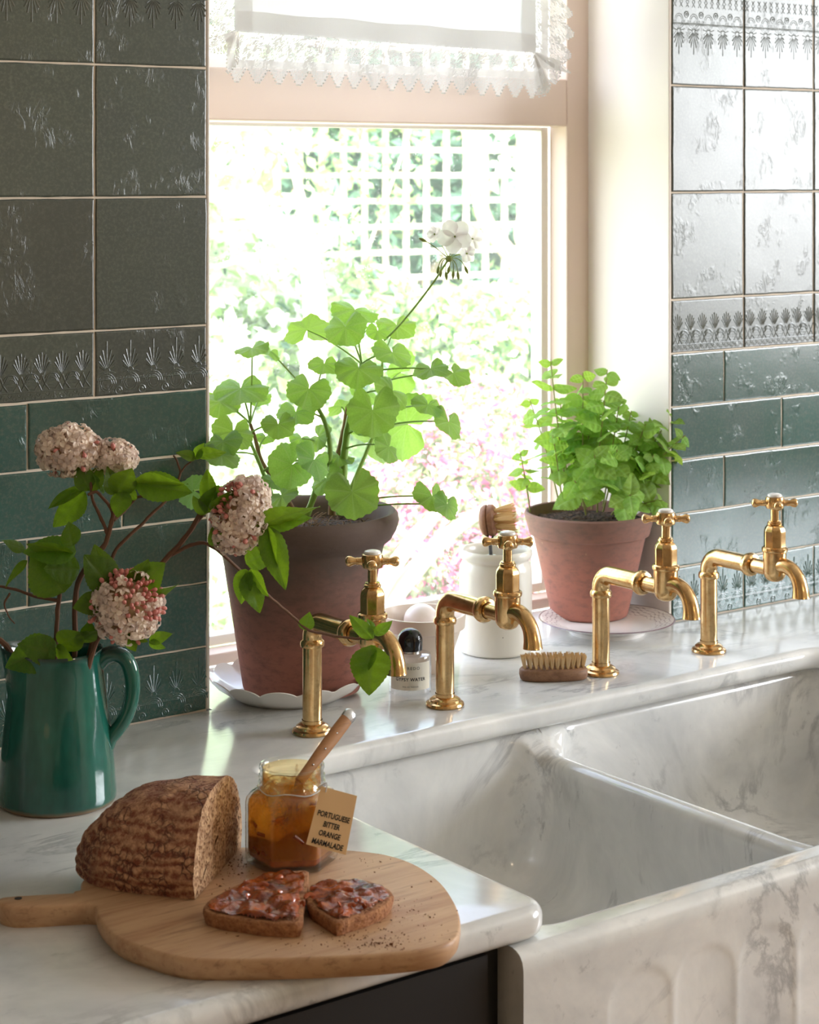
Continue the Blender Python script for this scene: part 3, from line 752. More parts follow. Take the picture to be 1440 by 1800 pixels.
def text_mesh(body, size, mat, extrude=0.0, shear=0.0, spacing=1.0, bold=0.0):
    cu = bpy.data.curves.new('lettering', 'FONT'); cu.body = body; cu.size = size; cu.align_x = 'CENTER'; cu.align_y = 'CENTER'
    cu.extrude = extrude; cu.shear = shear; cu.space_character = spacing; cu.offset = bold; cu.resolution_u = 3
    o = bpy.data.objects.new('tmp', cu); col.objects.link(o)
    dg = bpy.context.evaluated_depsgraph_get(); dg.update()
    me = bpy.data.meshes.new_from_object(o.evaluated_get(dg)); bpy.data.objects.remove(o); bpy.data.curves.remove(cu)
    me.materials.clear(); me.materials.append(M[mat]); me.name = 'lettering'
    return me
def wrap_text(body, size, z, spacing, bold=0.0):
    me = text_mesh(body, size, 'ink', 0, 0, spacing, bold); o = org(pe); r = .02795
    for v in me.vertices:
        a = toC + v.co.x/r; zz = z + v.co.y
        v.co = (pb.x + r*math.cos(a) - o.x, pb.y + r*math.sin(a) - o.y, zz - o.z)
    put('lettering', me, lb)
wrap_text('BYREDO', .0052, .0365, 1.35); wrap_text('GYPSY WATER', .0057, .0222, 1.1, .00012); wrap_text('EAU DE PARFUM', .0024, .0130, 1.2)

# nail brush lying on the marble
nb0 = onz(975, 1200, 0) + Vector((FW.x, FW.y, 0))*.020
nb = thing('nail_brush', nb0, 'oval wooden nail brush with pale bristle tufts lying on the marble', 'brush')
lx = (RT*.995 + FW*.09).normalized(); ly = Vector((-lx.y, lx.x, 0))
M['nailwood'] = m_wood('nail_brush_wood', lin(150, 112, 84), lin(118, 84, 60), lin(84, 58, 42), 2.2, -PSI)
def oval(a, b, z, n=48, e=2.6):
    out = []
    for i in range(n):
        t = 2*math.pi*i/n; c_, s_ = math.cos(t), math.sin(t)
        out.append(nb0 + lx*(a*math.copysign(abs(c_)**(2/e), c_)) + ly*(b*math.copysign(abs(s_)**(2/e), s_)) + UP*z)
    return out
mb = MB(); mb.rings([oval(.042, .017, .000), oval(.0445, .0195, .002), oval(.0458, .0208, .007), oval(.0452, .0202, .013), oval(.043, .018, .0155)], True, True, True); mb.build('back', M['nailwood'], nb, angle=60)
for i in range(12):
    for j in range(4):
        u, v_ = (-.0385 + .077*i/11), (-.0125 + .025*j/3) * (1 - .55*(abs(-1 + 2*i/11))**3)
        base = nb0 + lx*u + ly*v_ + UP*.0150; mb = MB()
        for q in range(24):
            sx, sy = rnd.uniform(-1, 1), rnd.uniform(-1, 1)
            tip = base + UP*(.0165 + rnd.uniform(-.0015, .001)) + lx*(sx*.0030 + u*.05) + ly*(sy*.0030 + v_*.12)
            mb.tube([base + lx*sx*.0012 + ly*sy*.0012, tip], [.0004, .00034], 3, False)
        mb.build('bristle_tuft', M['bristle2'], nb, smooth=False)

# ------------------------------------------------------------------ green jug
def m_jug():
    m = Mat('teal_glaze'); v = m.coord('Object'); a = m.noise(m.coord('Object', (1, 1, .35)), 22, 4, .6); z = m.sep(v)[2]
    c = m.mix(m.ramp(a, [(.3, 0), (.72, 1)]), lin(12, 70, 62), lin(42, 112, 96))
    rim = m.ramp(z, [(.0, 0), (.1585, 0), (.1605, 1)]); c = m.mix(m.math('MULTIPLY', rim, .8), c, lin(24, 34, 32))
    foot = m.ramp(m.math('ADD', z, m.math('MULTIPLY', a, .004)), [(.003, 1), (.006, 0)]); c = m.mix(foot, c, lin(150, 112, 78))
    st = m.ramp(m.noise(m.coord('Object', (1, 1, .25)), 34, 2, .5), [(.70, 0), (.78, 1)]); c = m.mix(m.math('MULTIPLY', st, .45), c, lin(150, 140, 104))
    m.P(Base_Color=c, Roughness=.10, Specular_IOR_Level=.6, Coat_Weight=.3); m.bump(m.math('ADD', m.noise(v, 20, 3, .5), m.noise(m.coord('Object', (.2, .2, 1)), 60, 3, .5)), .12, .002); return m.m
M['jug'] = m_jug()
jc = onz(101, 1440, 0) + Vector(ray(101, 900)).normalized()*.064; jc.z = 0
jug = thing('ceramic_jug', jc, 'glossy teal green ceramic jug holding the flowering branches', 'jug')
mb = MB(); JZ = .162
prof = [(.0, 0), (.058, 0), (.0612, .001), (.0625, .004), (.0624, .011), (.0602, .042), (.0565, .080), (.0525, .114), (.0492, .140), (.0480, .152), (.0482, .158), (.0486, .1612), (.0478, .1622), (.0462, .161), (.0448, .150), (.0470, .118), (.0530, .068), (.058, .014), (.0, .010)]
NJ = 72; lipdir = math.atan2(-RT.y, -RT.x)
rs = []
for r, z in prof:
    k = sss(.11, .162, z)
    rs.append([(jc.x + (r + .012*k*max(0, math.cos(2*math.pi*j/NJ - lipdir))**6)*math.cos(2*math.pi*j/NJ), jc.y + (r + .012*k*max(0, math.cos(2*math.pi*j/NJ - lipdir))**6)*math.sin(2*math.pi*j/NJ), z + .004*k*max(0, math.cos(2*math.pi*j/NJ - lipdir))**4) for j in range(NJ)])
mb.rings(rs); mb.build('body', M['jug'], jug, angle=60)
jt = depth(jc)
def jp(px, py, dt=0): return atd(px, py, jt + dt)
mb = MB(); pts = smooth_path([jp(170, 1168), jp(186, 1153), jp(206, 1150), jp(224, 1163), jp(233, 1195), jp(231, 1230), jp(220, 1262), jp(205, 1284), jp(193, 1300), jp(189, 1318), jp(186, 1330)], 5)
nn = len(pts); mb.tube(pts, [.0078 + .002*(1 - i/(nn-1))**3 - .0045*sss(.82, 1, i/(nn-1)) for i in range(nn)], 16); mb.build('handle', M['jug'], jug)

# ------------------------------------------------------------------ chopping board, loaf, toast, marmalade
BT = .020
M['board'] = m_wood('pale_beech', lin(204, 166, 128), lin(172, 128, 94), lin(112, 76, 52), 1.0, PSI, .5)
cb0 = onz(470, 1600, 0)
cb = thing('chopping_board', cb0, 'worn wooden paddle chopping board with handle under the loaf', 'chopping board')
bp = [(150, 1588), (166, 1592), (173, 1613), (200, 1643), (247, 1663), (320, 1683), (400, 1686), (480, 1685), (619, 1680), (720, 1672), (775, 1663), (800, 1650), (809, 1630), (808, 1608), (798, 1582), (775, 1550), (735, 1521), (690, 1504), (640, 1496), (560, 1490), (450, 1488), (340, 1491), (260, 1499), (195, 1517), (160, 1536), (143, 1549), (142, 1562), (128, 1568)]
bpw = [onz(x, y, BT) for x, y in bp]
hpts = [onz(x, y, BT) for x, y in [(128, 1568), (70, 1571), (20, 1574), (-2, 1578), (-4, 1586), (20, 1593), (60, 1593), (110, 1590), (150, 1588)]]
def slab(mb, pts, z0, z1, b=.0025, under=.006, c=None):
    pts = [Vector(p) for p in pts]; cen = sum(pts, Vector())/len(pts)
    def off(d, z):
        out = []; n = len(pts)
        for i in range(n):
            t = (pts[(i+1) % n] - pts[i-1]); nn_ = Vector((t.y, -t.x, 0)); nn_ = nn_.normalized() if nn_.length > 1e-9 else Vector((0, 0, 0))
            out.append((pts[i].x - nn_.x*d*sgn, pts[i].y - nn_.y*d*sgn, z))
        return out
    area = sum(pts[i-1].x*pts[i].y - pts[i].x*pts[i-1].y for i in range(len(pts))); sgn = 1 if area > 0 else -1
    if area < 0:
        pts.reverse(); sgn = 1
    mb.rings([off(under, z0), off(.001, z0 + (z1-z0)*.3), off(0, z0 + (z1-z0)*.6), off(0, z1-b), off(b*.4, z1-b*.3), off(b, z1)], True, True, True)
mb = MB(); body = smooth_path(bpw + [bpw[0]], 4)[:-1]; slab(mb, body, 0.0, BT); mb.build('blade', M['board'], cb, angle=45)
mb = MB(); hh = [p for p in hpts]; ins = onz(200, 1578, BT); slab(mb, smooth_path(hh, 3) + [onz(200, 1588, BT), onz(200, 1566, BT)], 0.0, BT-.0003, under=.003); mb.build('handle', M['board'], cb, angle=45)
mb = MB(); hc2 = onz(32, 1579, BT); mb.lathe([(.0032, -.0006), (.0034, .0002), (.002, .0003), (.0, .0001)], hc2, 16); mb.build('hanging_hole', M['inkmark'], cb)

# loaf: the cut end of a long sourdough
def m_crust():
    m = Mat('banneton_crust'); v = m.coord('Object'); x, y, z = m.sep(v)
    n1 = m.noise(v, 30, 5, .65); n2 = m.noise(v, 170, 5, .78)
    s_ = m.math('SINE', m.math('ADD', m.math('MULTIPLY', z, 700), m.math('MULTIPLY', n1, 16.0)))
    fl = m.math('ADD', m.math('MULTIPLY', s_, .10), m.math('MULTIPLY', n2, 1.15))
    c = m.mix(m.ramp(fl, [(.42, 0), (.80, 1)]), lin(126, 66, 42), lin(214, 166, 128))
    cr = m.ramp(m.voro(m.n('VectorMath', operation='ADD').outputs[0], 1), [(0, 0), (1, 1)]) if False else None
    dv = m.n('VectorMath', operation='ADD'); m.L.new(v, dv.inputs[0]); sc_ = m.n('VectorMath', operation='SCALE'); m.L.new(m.noise(v, 60, 3, .6, out='Color'), sc_.inputs[0]); sc_.inputs['Scale'].default_value = .012; m.L.new(sc_.outputs[0], dv.inputs[1])
    ed = m.voro(dv.outputs[0], 120, 'DISTANCE_TO_EDGE'); crk = m.ramp(ed, [(.0, 1), (.11, 0)])
    cm = m.math('MULTIPLY', crk, m.ramp(m.noise(v, 26, 2, .5), [(.45, 0), (.6, 1)]))
    c = m.mix(m.math('MULTIPLY', cm, .9), c, lin(80, 38, 22))
    bl = m.ramp(m.noise(v, 16, 3, .55), [(.5, 0), (.72, 1)]); c = m.mix(m.math('MULTIPLY', bl, .5), c, lin(92, 44, 24))
    m.P(Base_Color=c, Roughness=.75); m.bump(m.math('ADD', m.math('ADD', m.math('MULTIPLY', n2, .8), m.math('MULTIPLY', s_, .12)), m.math('MULTIPLY', cm, -.8)), .7, .0025); return m.m
def m_crumb(name, a, b, k=1.0):
    m = Mat(name); v = m.coord('Object'); n1 = m.noise(v, 160, 4, .7); vo = m.ramp(m.voro(v, 260), [(.2, 1-k), (.5, 1)])
    m.P(Base_Color=m.mix(m.math('MULTIPLY', m.ramp(n1, [(.3, 0), (.7, 1)]), vo), a, b), Roughness=.9); m.bump(m.math('ADD', n1, vo), .9, .002); return m.m
M['crust'] = m_crust(); M['crumb'] = m_crumb('brown_crumb', lin(150, 106, 72), lin(222, 184, 142)); M['toast_side'] = m_crumb('toast_crust', lin(124, 74, 46), lin(190, 136, 92), .25)
A = onz(341, 1584, BT); uu = Vector((.755, .656, 0)); nl = Vector((-.656, .755, 0)); Mid = A + uu*.072
LW, LL, LH = .074, .134, .084
lo = thing('bread_loaf', Mid, 'cut half of a brown sourdough loaf with floury ridged crust', 'bread')
def loafpt(a, th):
    e = max(0.0, 1 - a**2.9)
    w_ = LW * e**.42 * (1.0); h_ = LH * (max(0.0, 1 - (a*.985)**2.7))**.52 * (1 - .06*a)
    if a > .98: h_ = max(h_, .012)
    c_, s_ = math.cos(th), math.sin(th)
    un = math.copysign(abs(c_)**.78, c_) * w_; zn = (abs(s_)**.80) * h_
    tuck = sss(0, .016, zn); un *= .93 + .07*tuck
    p = Mid + uu*un + nl*(LL*a - .004*0) + UP*(zn + .0004)
    d = noise.noise(p*38)*.0022 + noise.noise(p*110)*.0010 + math.sin(zn*700 + noise.noise(p*30)*3.2)*.0007
    return p + (uu*c_ + UP*s_*.8 + nl*a*.8)*d
mb = MB(); rs = []
NA, NT = 46, 60
for i in range(NA+1):
    a = 1 - (1 - i/NA)**1.7
    rs.append([loafpt(a, math.pi*j/NT) for j in range(NT+1)])
mb.rings(rs, False)
bottom = [[(p.x, p.y, BT+.0004) for p in (rs[i][0], rs[i][-1])] for i in range(NA+1)]
mb.rings([[rs[i][-1], rs[i][0]] for i in range(NA+1)], False)
mb.build('crust', M['crust'], lo, angle=None)
mb = MB(); fr_ = rs[0]; cen = Mid + UP*(LH*.42)
rr = []
for k in range(12):
    f = k/11
    rr.append([cen.lerp(p, f) - nl*(noise.noise(cen.lerp(p, f)*150)*.0016 + noise.noise(cen.lerp(p, f)*60)*.002)*(1 if k < 11 else 0) for p in fr_])
mb.rings(rr, False); mb.rings([[cen.lerp(fr_[-1], k/11) for k in range(12)], [cen.lerp(fr_[0], k/11) for k in range(12)]], False)
mb.build('crumb', M['crumb'], lo, angle=None)

# toast halves spread with marmalade
def m_marm(name, dark):
    m = Mat(name); v = m.coord('Object'); n1 = m.noise(v, 55, 4, .6); n2 = m.noise(v, 130, 3, .6)
    c = m.mix(m.ramp(n1, [(.35, 0), (.7, 1)]), lin(84, 26, 10) if dark else lin(150, 66, 18), lin(186, 88, 28))
    m.P(Base_Color=c, Roughness=.13, Specular_IOR_Level=.6, Coat_Weight=.15, Coat_Roughness=.06, Subsurface_Weight=.25, Subsurface_Radius=(.01, .004, .001), Subsurface_Scale=.5)
    m.bump(m.math('ADD', n1, n2), .6, .003); return m.m
M['marmalade'] = m_marm('glossy_marmalade', True); M['peel'] = m_plain('candied_peel', lin(164, 74, 26), .15, Coat_Weight=.4, Subsurface_Weight=.2, Subsurface_Radius=(.01, .004, .001))
def inside(pts, x, y):
    c = False; n = len(pts)
    for i in range(n):
        a, b = pts[i], pts[i-1]
        if (a.y > y) != (b.y > y) and x < (b.x-a.x)*(y-a.y)/(b.y-a.y) + a.x: c = not c
    return c
def edist(pts, x, y):
    d = 9; n = len(pts); q = Vector((x, y, 0))
    for i in range(n):
        a = Vector((pts[i-1].x, pts[i-1].y, 0)); b = Vector((pts[i].x, pts[i].y, 0)); ab = b-a
        t = max(0, min(1, (q-a).dot(ab)/max(1e-12, ab.length_squared))); d = min(d, (q-a-ab*t).length)
    return d
def toast(outline, th, label, seed):
    zt = BT + th; pts = [onz(x, y, zt) for x, y in outline]; dense = smooth_path(pts + [pts[0]], 3)[:-1]
    cen = sum(pts, Vector())/len(pts); o = thing('toast_slice', (cen.x, cen.y, BT), label, 'toast')
    rnd = random.Random(seed); mb = MB(); d2 = [p + Vector((noise.noise(p*160), noise.noise(p*160 + Vector((9, 9, 9))), 0))*.0018 for p in dense]
    slab(mb, d2, BT+.0003, zt, .0015, .002); mb.build('bread', M['toast_side'], o, angle=60)
    # spread
    g = .0016; x0, x1 = min(p.x for p in d2), max(p.x for p in d2); y0, y1 = min(p.y for p in d2), max(p.y for p in d2)
    idx = {}; mb = MB(); vs = []; fs = []
    nx, ny = int((x1-x0)/g)+1, int((y1-y0)/g)+1
    for i in range(nx+1):
        for j in range(ny+1):
            x, y = x0+g*i, y0+g*j
            if not inside(d2, x, y): continue
            e = edist(d2, x, y) - .0035 - .003*noise.noise(Vector((x*70, y*70, seed)))
            if e < 0: continue
            k = min(1, e/.004); k = math.sqrt(k*(2-k)); q = Vector((x, y, seed))
            z = zt - .0004 + k*(.0032 + .0046*max(-.5, noise.noise(q*62)) + .0012*noise.noise(q*150))
            idx[(i, j)] = len(vs); vs.append((x, y, max(z, zt-.0004)))
    for (i, j), a in idx.items():
        if (i+1, j) in idx and (i, j+1) in idx and (i+1, j+1) in idx: fs.append((a, idx[(i+1, j)], idx[(i+1, j+1)], idx[(i, j+1)]))
    mb.add(vs, fs); mb.build('marmalade', M['marmalade'], o, angle=None)
    ks = list(idx.values())
    for q in range(9):
        p = Vector(vs[rnd.choice(ks)]); a = rnd.uniform(0, 6.28); L = rnd.uniform(.006, .012)
        d = Vector((math.cos(a), math.sin(a), 0))
        pth = [p - d*L/2 + UP*.001, p + UP*rnd.uniform(.001, .003) + d.cross(UP)*.002, p + d*L/2 + UP*.0005]
        mb = MB(); mb.tube(smooth_path(pth, 3), [.0012, .0018, .002, .002, .002, .0018, .0012], 6, True, .45); mb.build('peel_shred', M['peel'], o)
toast([(356, 1596), (372, 1578), (402, 1562), (440, 1545), (470, 1534), (510, 1531), (541, 1531), (540, 1560), (534, 1600), (529, 1622), (480, 1622), (420, 1615), (372, 1606)], .013, 'left half slice of toast thickly spread with marmalade', 3)
toast([(544, 1556), (572, 1548), (610, 1545), (650, 1549), (680, 1560), (690, 1573), (680, 1588), (650, 1603), (615, 1615), (590, 1621), (566, 1606), (541, 1588)], .013, 'right rounded half slice of toast spread with marmalade', 8)

# jam jar
jrt = 1.868; J0 = atd(513, 900, jrt); J0 = Vector((J0.x, J0.y, BT))
M['jarglass'] = m_glass('jar_glass', (.97, .985, .97, 1), refl=1.5, rough=.03)
jr = thing('marmalade_jar', J0, 'open hexagonal glass jar of orange marmalade on the chopping board', 'jar')
hexrot = math.atan2(-FW.y, -FW.x) + R(8)
def hexr(a, r, m_):      # rounded hexagon; m_ = 1 hexagon, 0 circle
    q = ((a - hexrot + math.pi/6) % (math.pi/3)) - math.pi/6
    hx = r*math.cos(math.pi/6)/math.cos(q); hx = min(hx, r*.985)
    return hx*m_ + r*(1-m_)
def hexring(r, z, m_, n=72): return [(J0.x + hexr(2*math.pi*j/n, r, m_)*math.cos(2*math.pi*j/n), J0.y + hexr(2*math.pi*j/n, r, m_)*math.sin(2*math.pi*j/n), J0.z + z) for j in range(n)]
HB = .0445
mb = MB()
outer = [(.0, 0, 1), (.040, 0, 1), (.0435, .0015, 1), (HB, .005, 1), (HB, .057, 1), (.0435, .062, .9), (.040, .066, .5), (.0335, .0685, .05), (.0310, .0705, 0), (.0305, .073, 0), (.0318, .074, 0), (.0318, .0755, 0), (.0303, .0765, 0), (.0303, .079, 0), (.0316, .080, 0), (.0316, .0815, 0), (.0302, .0825, 0), (.0302, .088, 0), (.0312, .0892, 0), (.0308, .0910, 0), (.0295, .0915, 0)]
inner = [(.0282, .0905, 0), (.0280, .072, 0), (.0305, .069, 0), (.0375, .065, .5), (.0412, .060, .9), (.0420, .055, 1), (.0420, .007, 1), (.040, .0045, 1), (.0, .004, 1)]
mb.rings([hexring(*q) for q in outer + inner]); mb.build('glass', M['jarglass'], jr, angle=45)
def m_jam():
    m = Mat('marmalade_in_jar'); v = m.coord('Object'); z = m.sep(v)[2]; n1 = m.noise(v, 60, 4, .6); n2 = m.noise(v, 24, 3, .55)
    c = m.mix(m.ramp(n1, [(.3, 0), (.7, 1)]), lin(160, 66, 14), lin(216, 120, 32)); c = m.mix(m.ramp(n2, [(.45, 0), (.65, 1)]), c, lin(120, 40, 10))
    m.P(Base_Color=c, Roughness=.15, Subsurface_Weight=.5, Subsurface_Radius=(.03, .012, .003), Subsurface_Scale=.6); m.bump(n1, .4, .003); return m.m
M['jam'] = m_jam()
camA = math.atan2(-FW.y, -FW.x)
def jamtop(a):           # fuller on the right as seen in the photo
    s_ = math.sin(a - camA)   # + towards the photo's right
    return .036 + .010*s_ + .006*noise.noise(Vector((math.cos(a)*2.2, math.sin(a)*2.2, 4)))
mb = MB(); NJ2 = 72; rs = []
for r, z in ((.0, .0055), (.0385, .0055), (.0408, .008), (.0412, .012)): rs.append(hexring(r, z, 1))
for f in (.35, .7, 1.0):
    ring = hexring(.0412, 0, 1); rs.append([(x, y, J0.z + .012 + (jamtop(2*math.pi*j/NJ2)-.012)*f) for j, (x, y, z) in enumerate(ring)])
for f in (.85, .65, .4, .2, .02):
    ring = hexring(.0412*f, 0, 1); rs.append([(x, y, J0.z + jamtop(2*math.pi*j/NJ2)*f + .036*(1-f) + .004*noise.noise(Vector((x, y, 0))*90)) for j, (x, y, z) in enumerate(ring)])
mb.rings(rs); mb.build('marmalade', M['jam'], jr, angle=None)
def m_smear():
    m = Mat('marmalade_smear'); v = m.coord('Object', (1, 1, .7)); z = m.sep(m.coord('Object'))[2]
    n1 = m.noise(v, 42, 4, .6, .5); n2 = m.noise(v, 110, 3, .6)
    g = m.n('MapRange'); m.set(g.inputs[0], z); g.inputs[1].default_value = .03; g.inputs[2].default_value = .095; g.inputs[3].default_value = .22; g.inputs[4].default_value = -.06
    f = m.ramp(m.math('ADD', n1, g.outputs[0]), [(.50, 0), (.60, .75), (.72, 1)])
    m.P(Base_Color=m.mix(n2, lin(196, 92, 14), lin(238, 170, 60)), Roughness=.15)
    tl = m.n('BsdfTranslucent'); tl.inputs[0].default_value = lin(240, 160, 40); tp = m.n('BsdfTransparent'); tp.inputs[0].default_value = lin(255, 236, 190)
    m.surf(m.mixsh(f, tp.outputs[0], m.mixsh(.5, m.b.outputs[0], tl.outputs[0]))); return m.m
M['smear'] = m_smear()
mb = MB(); mb.rings([hexring(*q) for q in [(.0414, .012, 1), (.0414, .055, 1), (.0405, .060, .9), (.0368, .0648, .5), (.0300, .0688, 0), (.0276, .072, 0), (.0276, .088, 0)]]); mb.build('smear', M['smear'], jr, angle=60)
for q in range(14):
    a = rnd.uniform(0, 6.28); z = rnd.uniform(.012, .045); r = .0385
    p = J0 + Vector((r*math.cos(a)*.93, r*math.sin(a)*.93, z)); d = Vector((-math.sin(a), math.cos(a), rnd.uniform(-1, 1))).normalized()
    mb = MB(); mb.tube([p - d*.005, p, p + d*.006], .002, 6); mb.build('peel_shred', M['peel'], jr)
# paper tag
tg = [atd(565, 1382, 1.815), atd(628, 1399, 1.822), atd(608, 1503, 1.805), atd(538, 1484, 1.798)]
tx = ((tg[1]-tg[0]) + (tg[2]-tg[3])).normalized(); ty0 = ((tg[0]-tg[3]) + (tg[1]-tg[2])); tz = tx.cross(ty0).normalized(); ty = tz.cross(tx).normalized()
if tz.dot(CAM - tg[0]) < 0: tz = -tz
M['tag'] = m_plain('buff_paper', lin(226, 190, 142), .85)
mb = MB(); bk = [p - tz*.0004 for p in tg]; mb.add(tg + bk, [(0, 1, 2, 3), (7, 6, 5, 4), (0, 4, 5, 1), (1, 5, 6, 2), (2, 6, 7, 3), (3, 7, 4, 0)])
tgo = mb.build('paper_tag', M['tag'], jr, smooth=False); tag(tgo, 'buff paper tag reading Portuguese bitter orange marmalade')
W_, Hh = (tg[1]-tg[0]).length, (tg[0]-tg[3]).length; tc = sum(tg, Vector())/4
slant = ty0.normalized()
for k, (s_, fx) in enumerate((('PORTUGUESE', 0), ('BITTER', 0), ('ORANGE', 0), ('MARMALADE', 0))):
    me = text_mesh(s_, .0068, 'ink', 0, .12, 1.0, .00018)
    p = tc + slant*(.0030 - k*.0082) + tz*.0004
    for v in me.vertices: v.co = p + tx*v.co.x*.75 + slant*v.co.y - org(tgo)
    put('lettering', me, tgo)
mb = MB(); nk = J0 + UP*.071
mb.tube(smooth_path([tg[0]*.85 + tg[1]*.15 - slant*.004, tg[0]*.88 + tg[1]*.12 + slant*.004, nk + RT*.026 - FW*.018 + UP*.004], 4), .0006, 6)
mb.tube([nk + Vector((.0325*math.cos(2*math.pi*i/32), .0325*math.sin(2*math.pi*i/32), .0015*math.sin(i))) for i in range(33)], .0006, 6); mb.build('string', M['linen'], jr)

# knife standing in the jar
k0 = atd(543, 1352, 1.865); k1 = atd(617, 1254, 1.915); kd = (k1-k0).normalized(); ks_ = kd.cross(FW).normalized()
M['knifewood'] = m_wood('knife_wood', lin(176, 126, 80), lin(150, 104, 64), lin(110, 72, 44), 2.0, .4)
kn = thing('jam_knife', k0, 'wooden-handled knife with steel rivets standing in the marmalade jar', 'knife')
mb = MB(); L = (k1-k0).length
mb.rings([[k0 + kd*(L*f) + ks_*(w_*math.cos(2*math.pi*j/16)) + kd.cross(ks_)*(w_*.62*math.sin(2*math.pi*j/16)) for j in range(16)] for f, w_ in ((-.22, .0048), (0, .0052), (.3, .0062), (.6, .0068), (.85, .0066), (.90, .0064))], True, True, True); mb.build('handle', M['knifewood'], kn)
mb = MB(); mb.rings([[k0 + kd*(L*f) + ks_*(w_*math.cos(2*math.pi*j/16)) + kd.cross(ks_)*(w_*.62*math.sin(2*math.pi*j/16)) for j in range(16)] for f, w_ in ((.89, .0066), (.94, .0070), (1.0, .0066), (1.03, .0045), (1.04, .001))], True, True, True); mb.build('end_cap', M['steel'], kn)
for f in (.06, .34, .62):
    for sgn in (1, -1):
        mb = MB(); mb.sphere(k0 + kd*L*f + kd.cross(ks_)*.0037*sgn, .0011, 8, 6); mb.build('rivet', M['steel'], kn)
kb = J0 + UP*.008 - RT*.012 + FW*.004
mb = MB(); ke = k0 - kd*L*.2
mb.rings([[ke + ks_*.0045, ke + kd.cross(ks_)*.0009, ke - ks_*.0045, ke - kd.cross(ks_)*.0009], [ke.lerp(kb, .5) + ks_*.006, ke.lerp(kb, .5) + kd.cross(ks_)*.0007, ke.lerp(kb, .5) - ks_*.006, ke.lerp(kb, .5) - kd.cross(ks_)*.0007], [kb + ks_*.003, kb + kd.cross(ks_)*.0005, kb - ks_*.003, kb - kd.cross(ks_)*.0005]], True, True, True); mb.build('knife_blade', M['steel'], kn, smooth=False)

# crumbs
M['crumbs'] = m_plain('brown_crumbs', lin(120, 74, 44), .9)
mb = MB(); rnd = random.Random(11)
def crumb(p, s_):
    vs = [p + Vector((rnd.uniform(-1, 1), rnd.uniform(-1, 1), 0))*s_ + UP*(0 if i < 3 else s_*rnd.uniform(.6, 1.2)) for i in range(5)]
    mb.add(vs, [(0, 1, 3), (1, 2, 4), (2, 0, 3), (0, 1, 4), (3, 4, 1), (2, 3, 4)])
for cx, cy, sx, sy, n_ in ((415, 1515, 22, 10, 130), (700, 1600, 35, 22, 90), (620, 1650, 60, 10, 110), (690, 1660, 40, 8, 80), (390, 1540, 25, 20, 60), (600, 1640, 90, 25, 80), (640, 1512, 60, 14, 40)):
    for k in range(n_):
        p = onz(rnd.gauss(cx, sx), rnd.gauss(cy, sy), BT)
        if inside(body, p.x, p.y): crumb(p, abs(rnd.gauss(.0004, .0004)) + .00025)
tag(mb.build('bread_crumbs', M['crumbs'], smooth=False), 'brown bread crumbs scattered over the chopping board', 'crumbs', kind='stuff')
# ------------------------------------------------------------------ pots
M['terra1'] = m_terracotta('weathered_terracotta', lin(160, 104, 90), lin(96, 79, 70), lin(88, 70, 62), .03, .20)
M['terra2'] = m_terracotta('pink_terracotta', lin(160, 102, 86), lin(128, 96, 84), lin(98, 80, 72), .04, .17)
def m_soil():
    m = Mat('potting_soil'); v = m.coord('Object'); n1 = m.noise(v, 130, 4, .7); vo = m.voro(v, 190)
    m.P(Base_Color=m.mix(m.ramp(n1, [(.35, 0), (.75, 1)]), lin(34, 24, 18), lin(112, 82, 58)), Roughness=.95); m.bump(m.math('ADD', n1, vo), 1, .006); return m.m
M['soil'] = m_soil()
def lathe_wob(mb, prof, c, seg, amp): 
    rs = []
    for r, z in prof:
        rs.append([(c.x + (r + amp*noise.noise(Vector((math.cos(2*math.pi*j/seg)*1.5, math.sin(2*math.pi*j/seg)*1.5, z*20))))*math.cos(2*math.pi*j/seg), c.y + (r + amp*noise.noise(Vector((math.cos(2*math.pi*j/seg)*1.5, math.sin(2*math.pi*j/seg)*1.5, z*20))))*math.sin(2*math.pi*j/seg), c.z + z) for j in range(seg)])
    mb.rings(rs)
def soil_disc(c, r, z, parent, seed):
    mb = MB(); n = 40; rs = []
    for k in range(14):
        rr = r*(1 - k/13)
        rs.append([(c.x + rr*math.cos(2*math.pi*j/n), c.y + rr*math.sin(2*math.pi*j/n), z + .005*noise.noise(Vector((rr*math.cos(2*math.pi*j/n)*60, rr*math.sin(2*math.pi*j/n)*60, seed))) + .006*(k/13)) for j in range(n)])
    mb.rings(rs); return mb.build('soil', M['soil'], parent, angle=None)

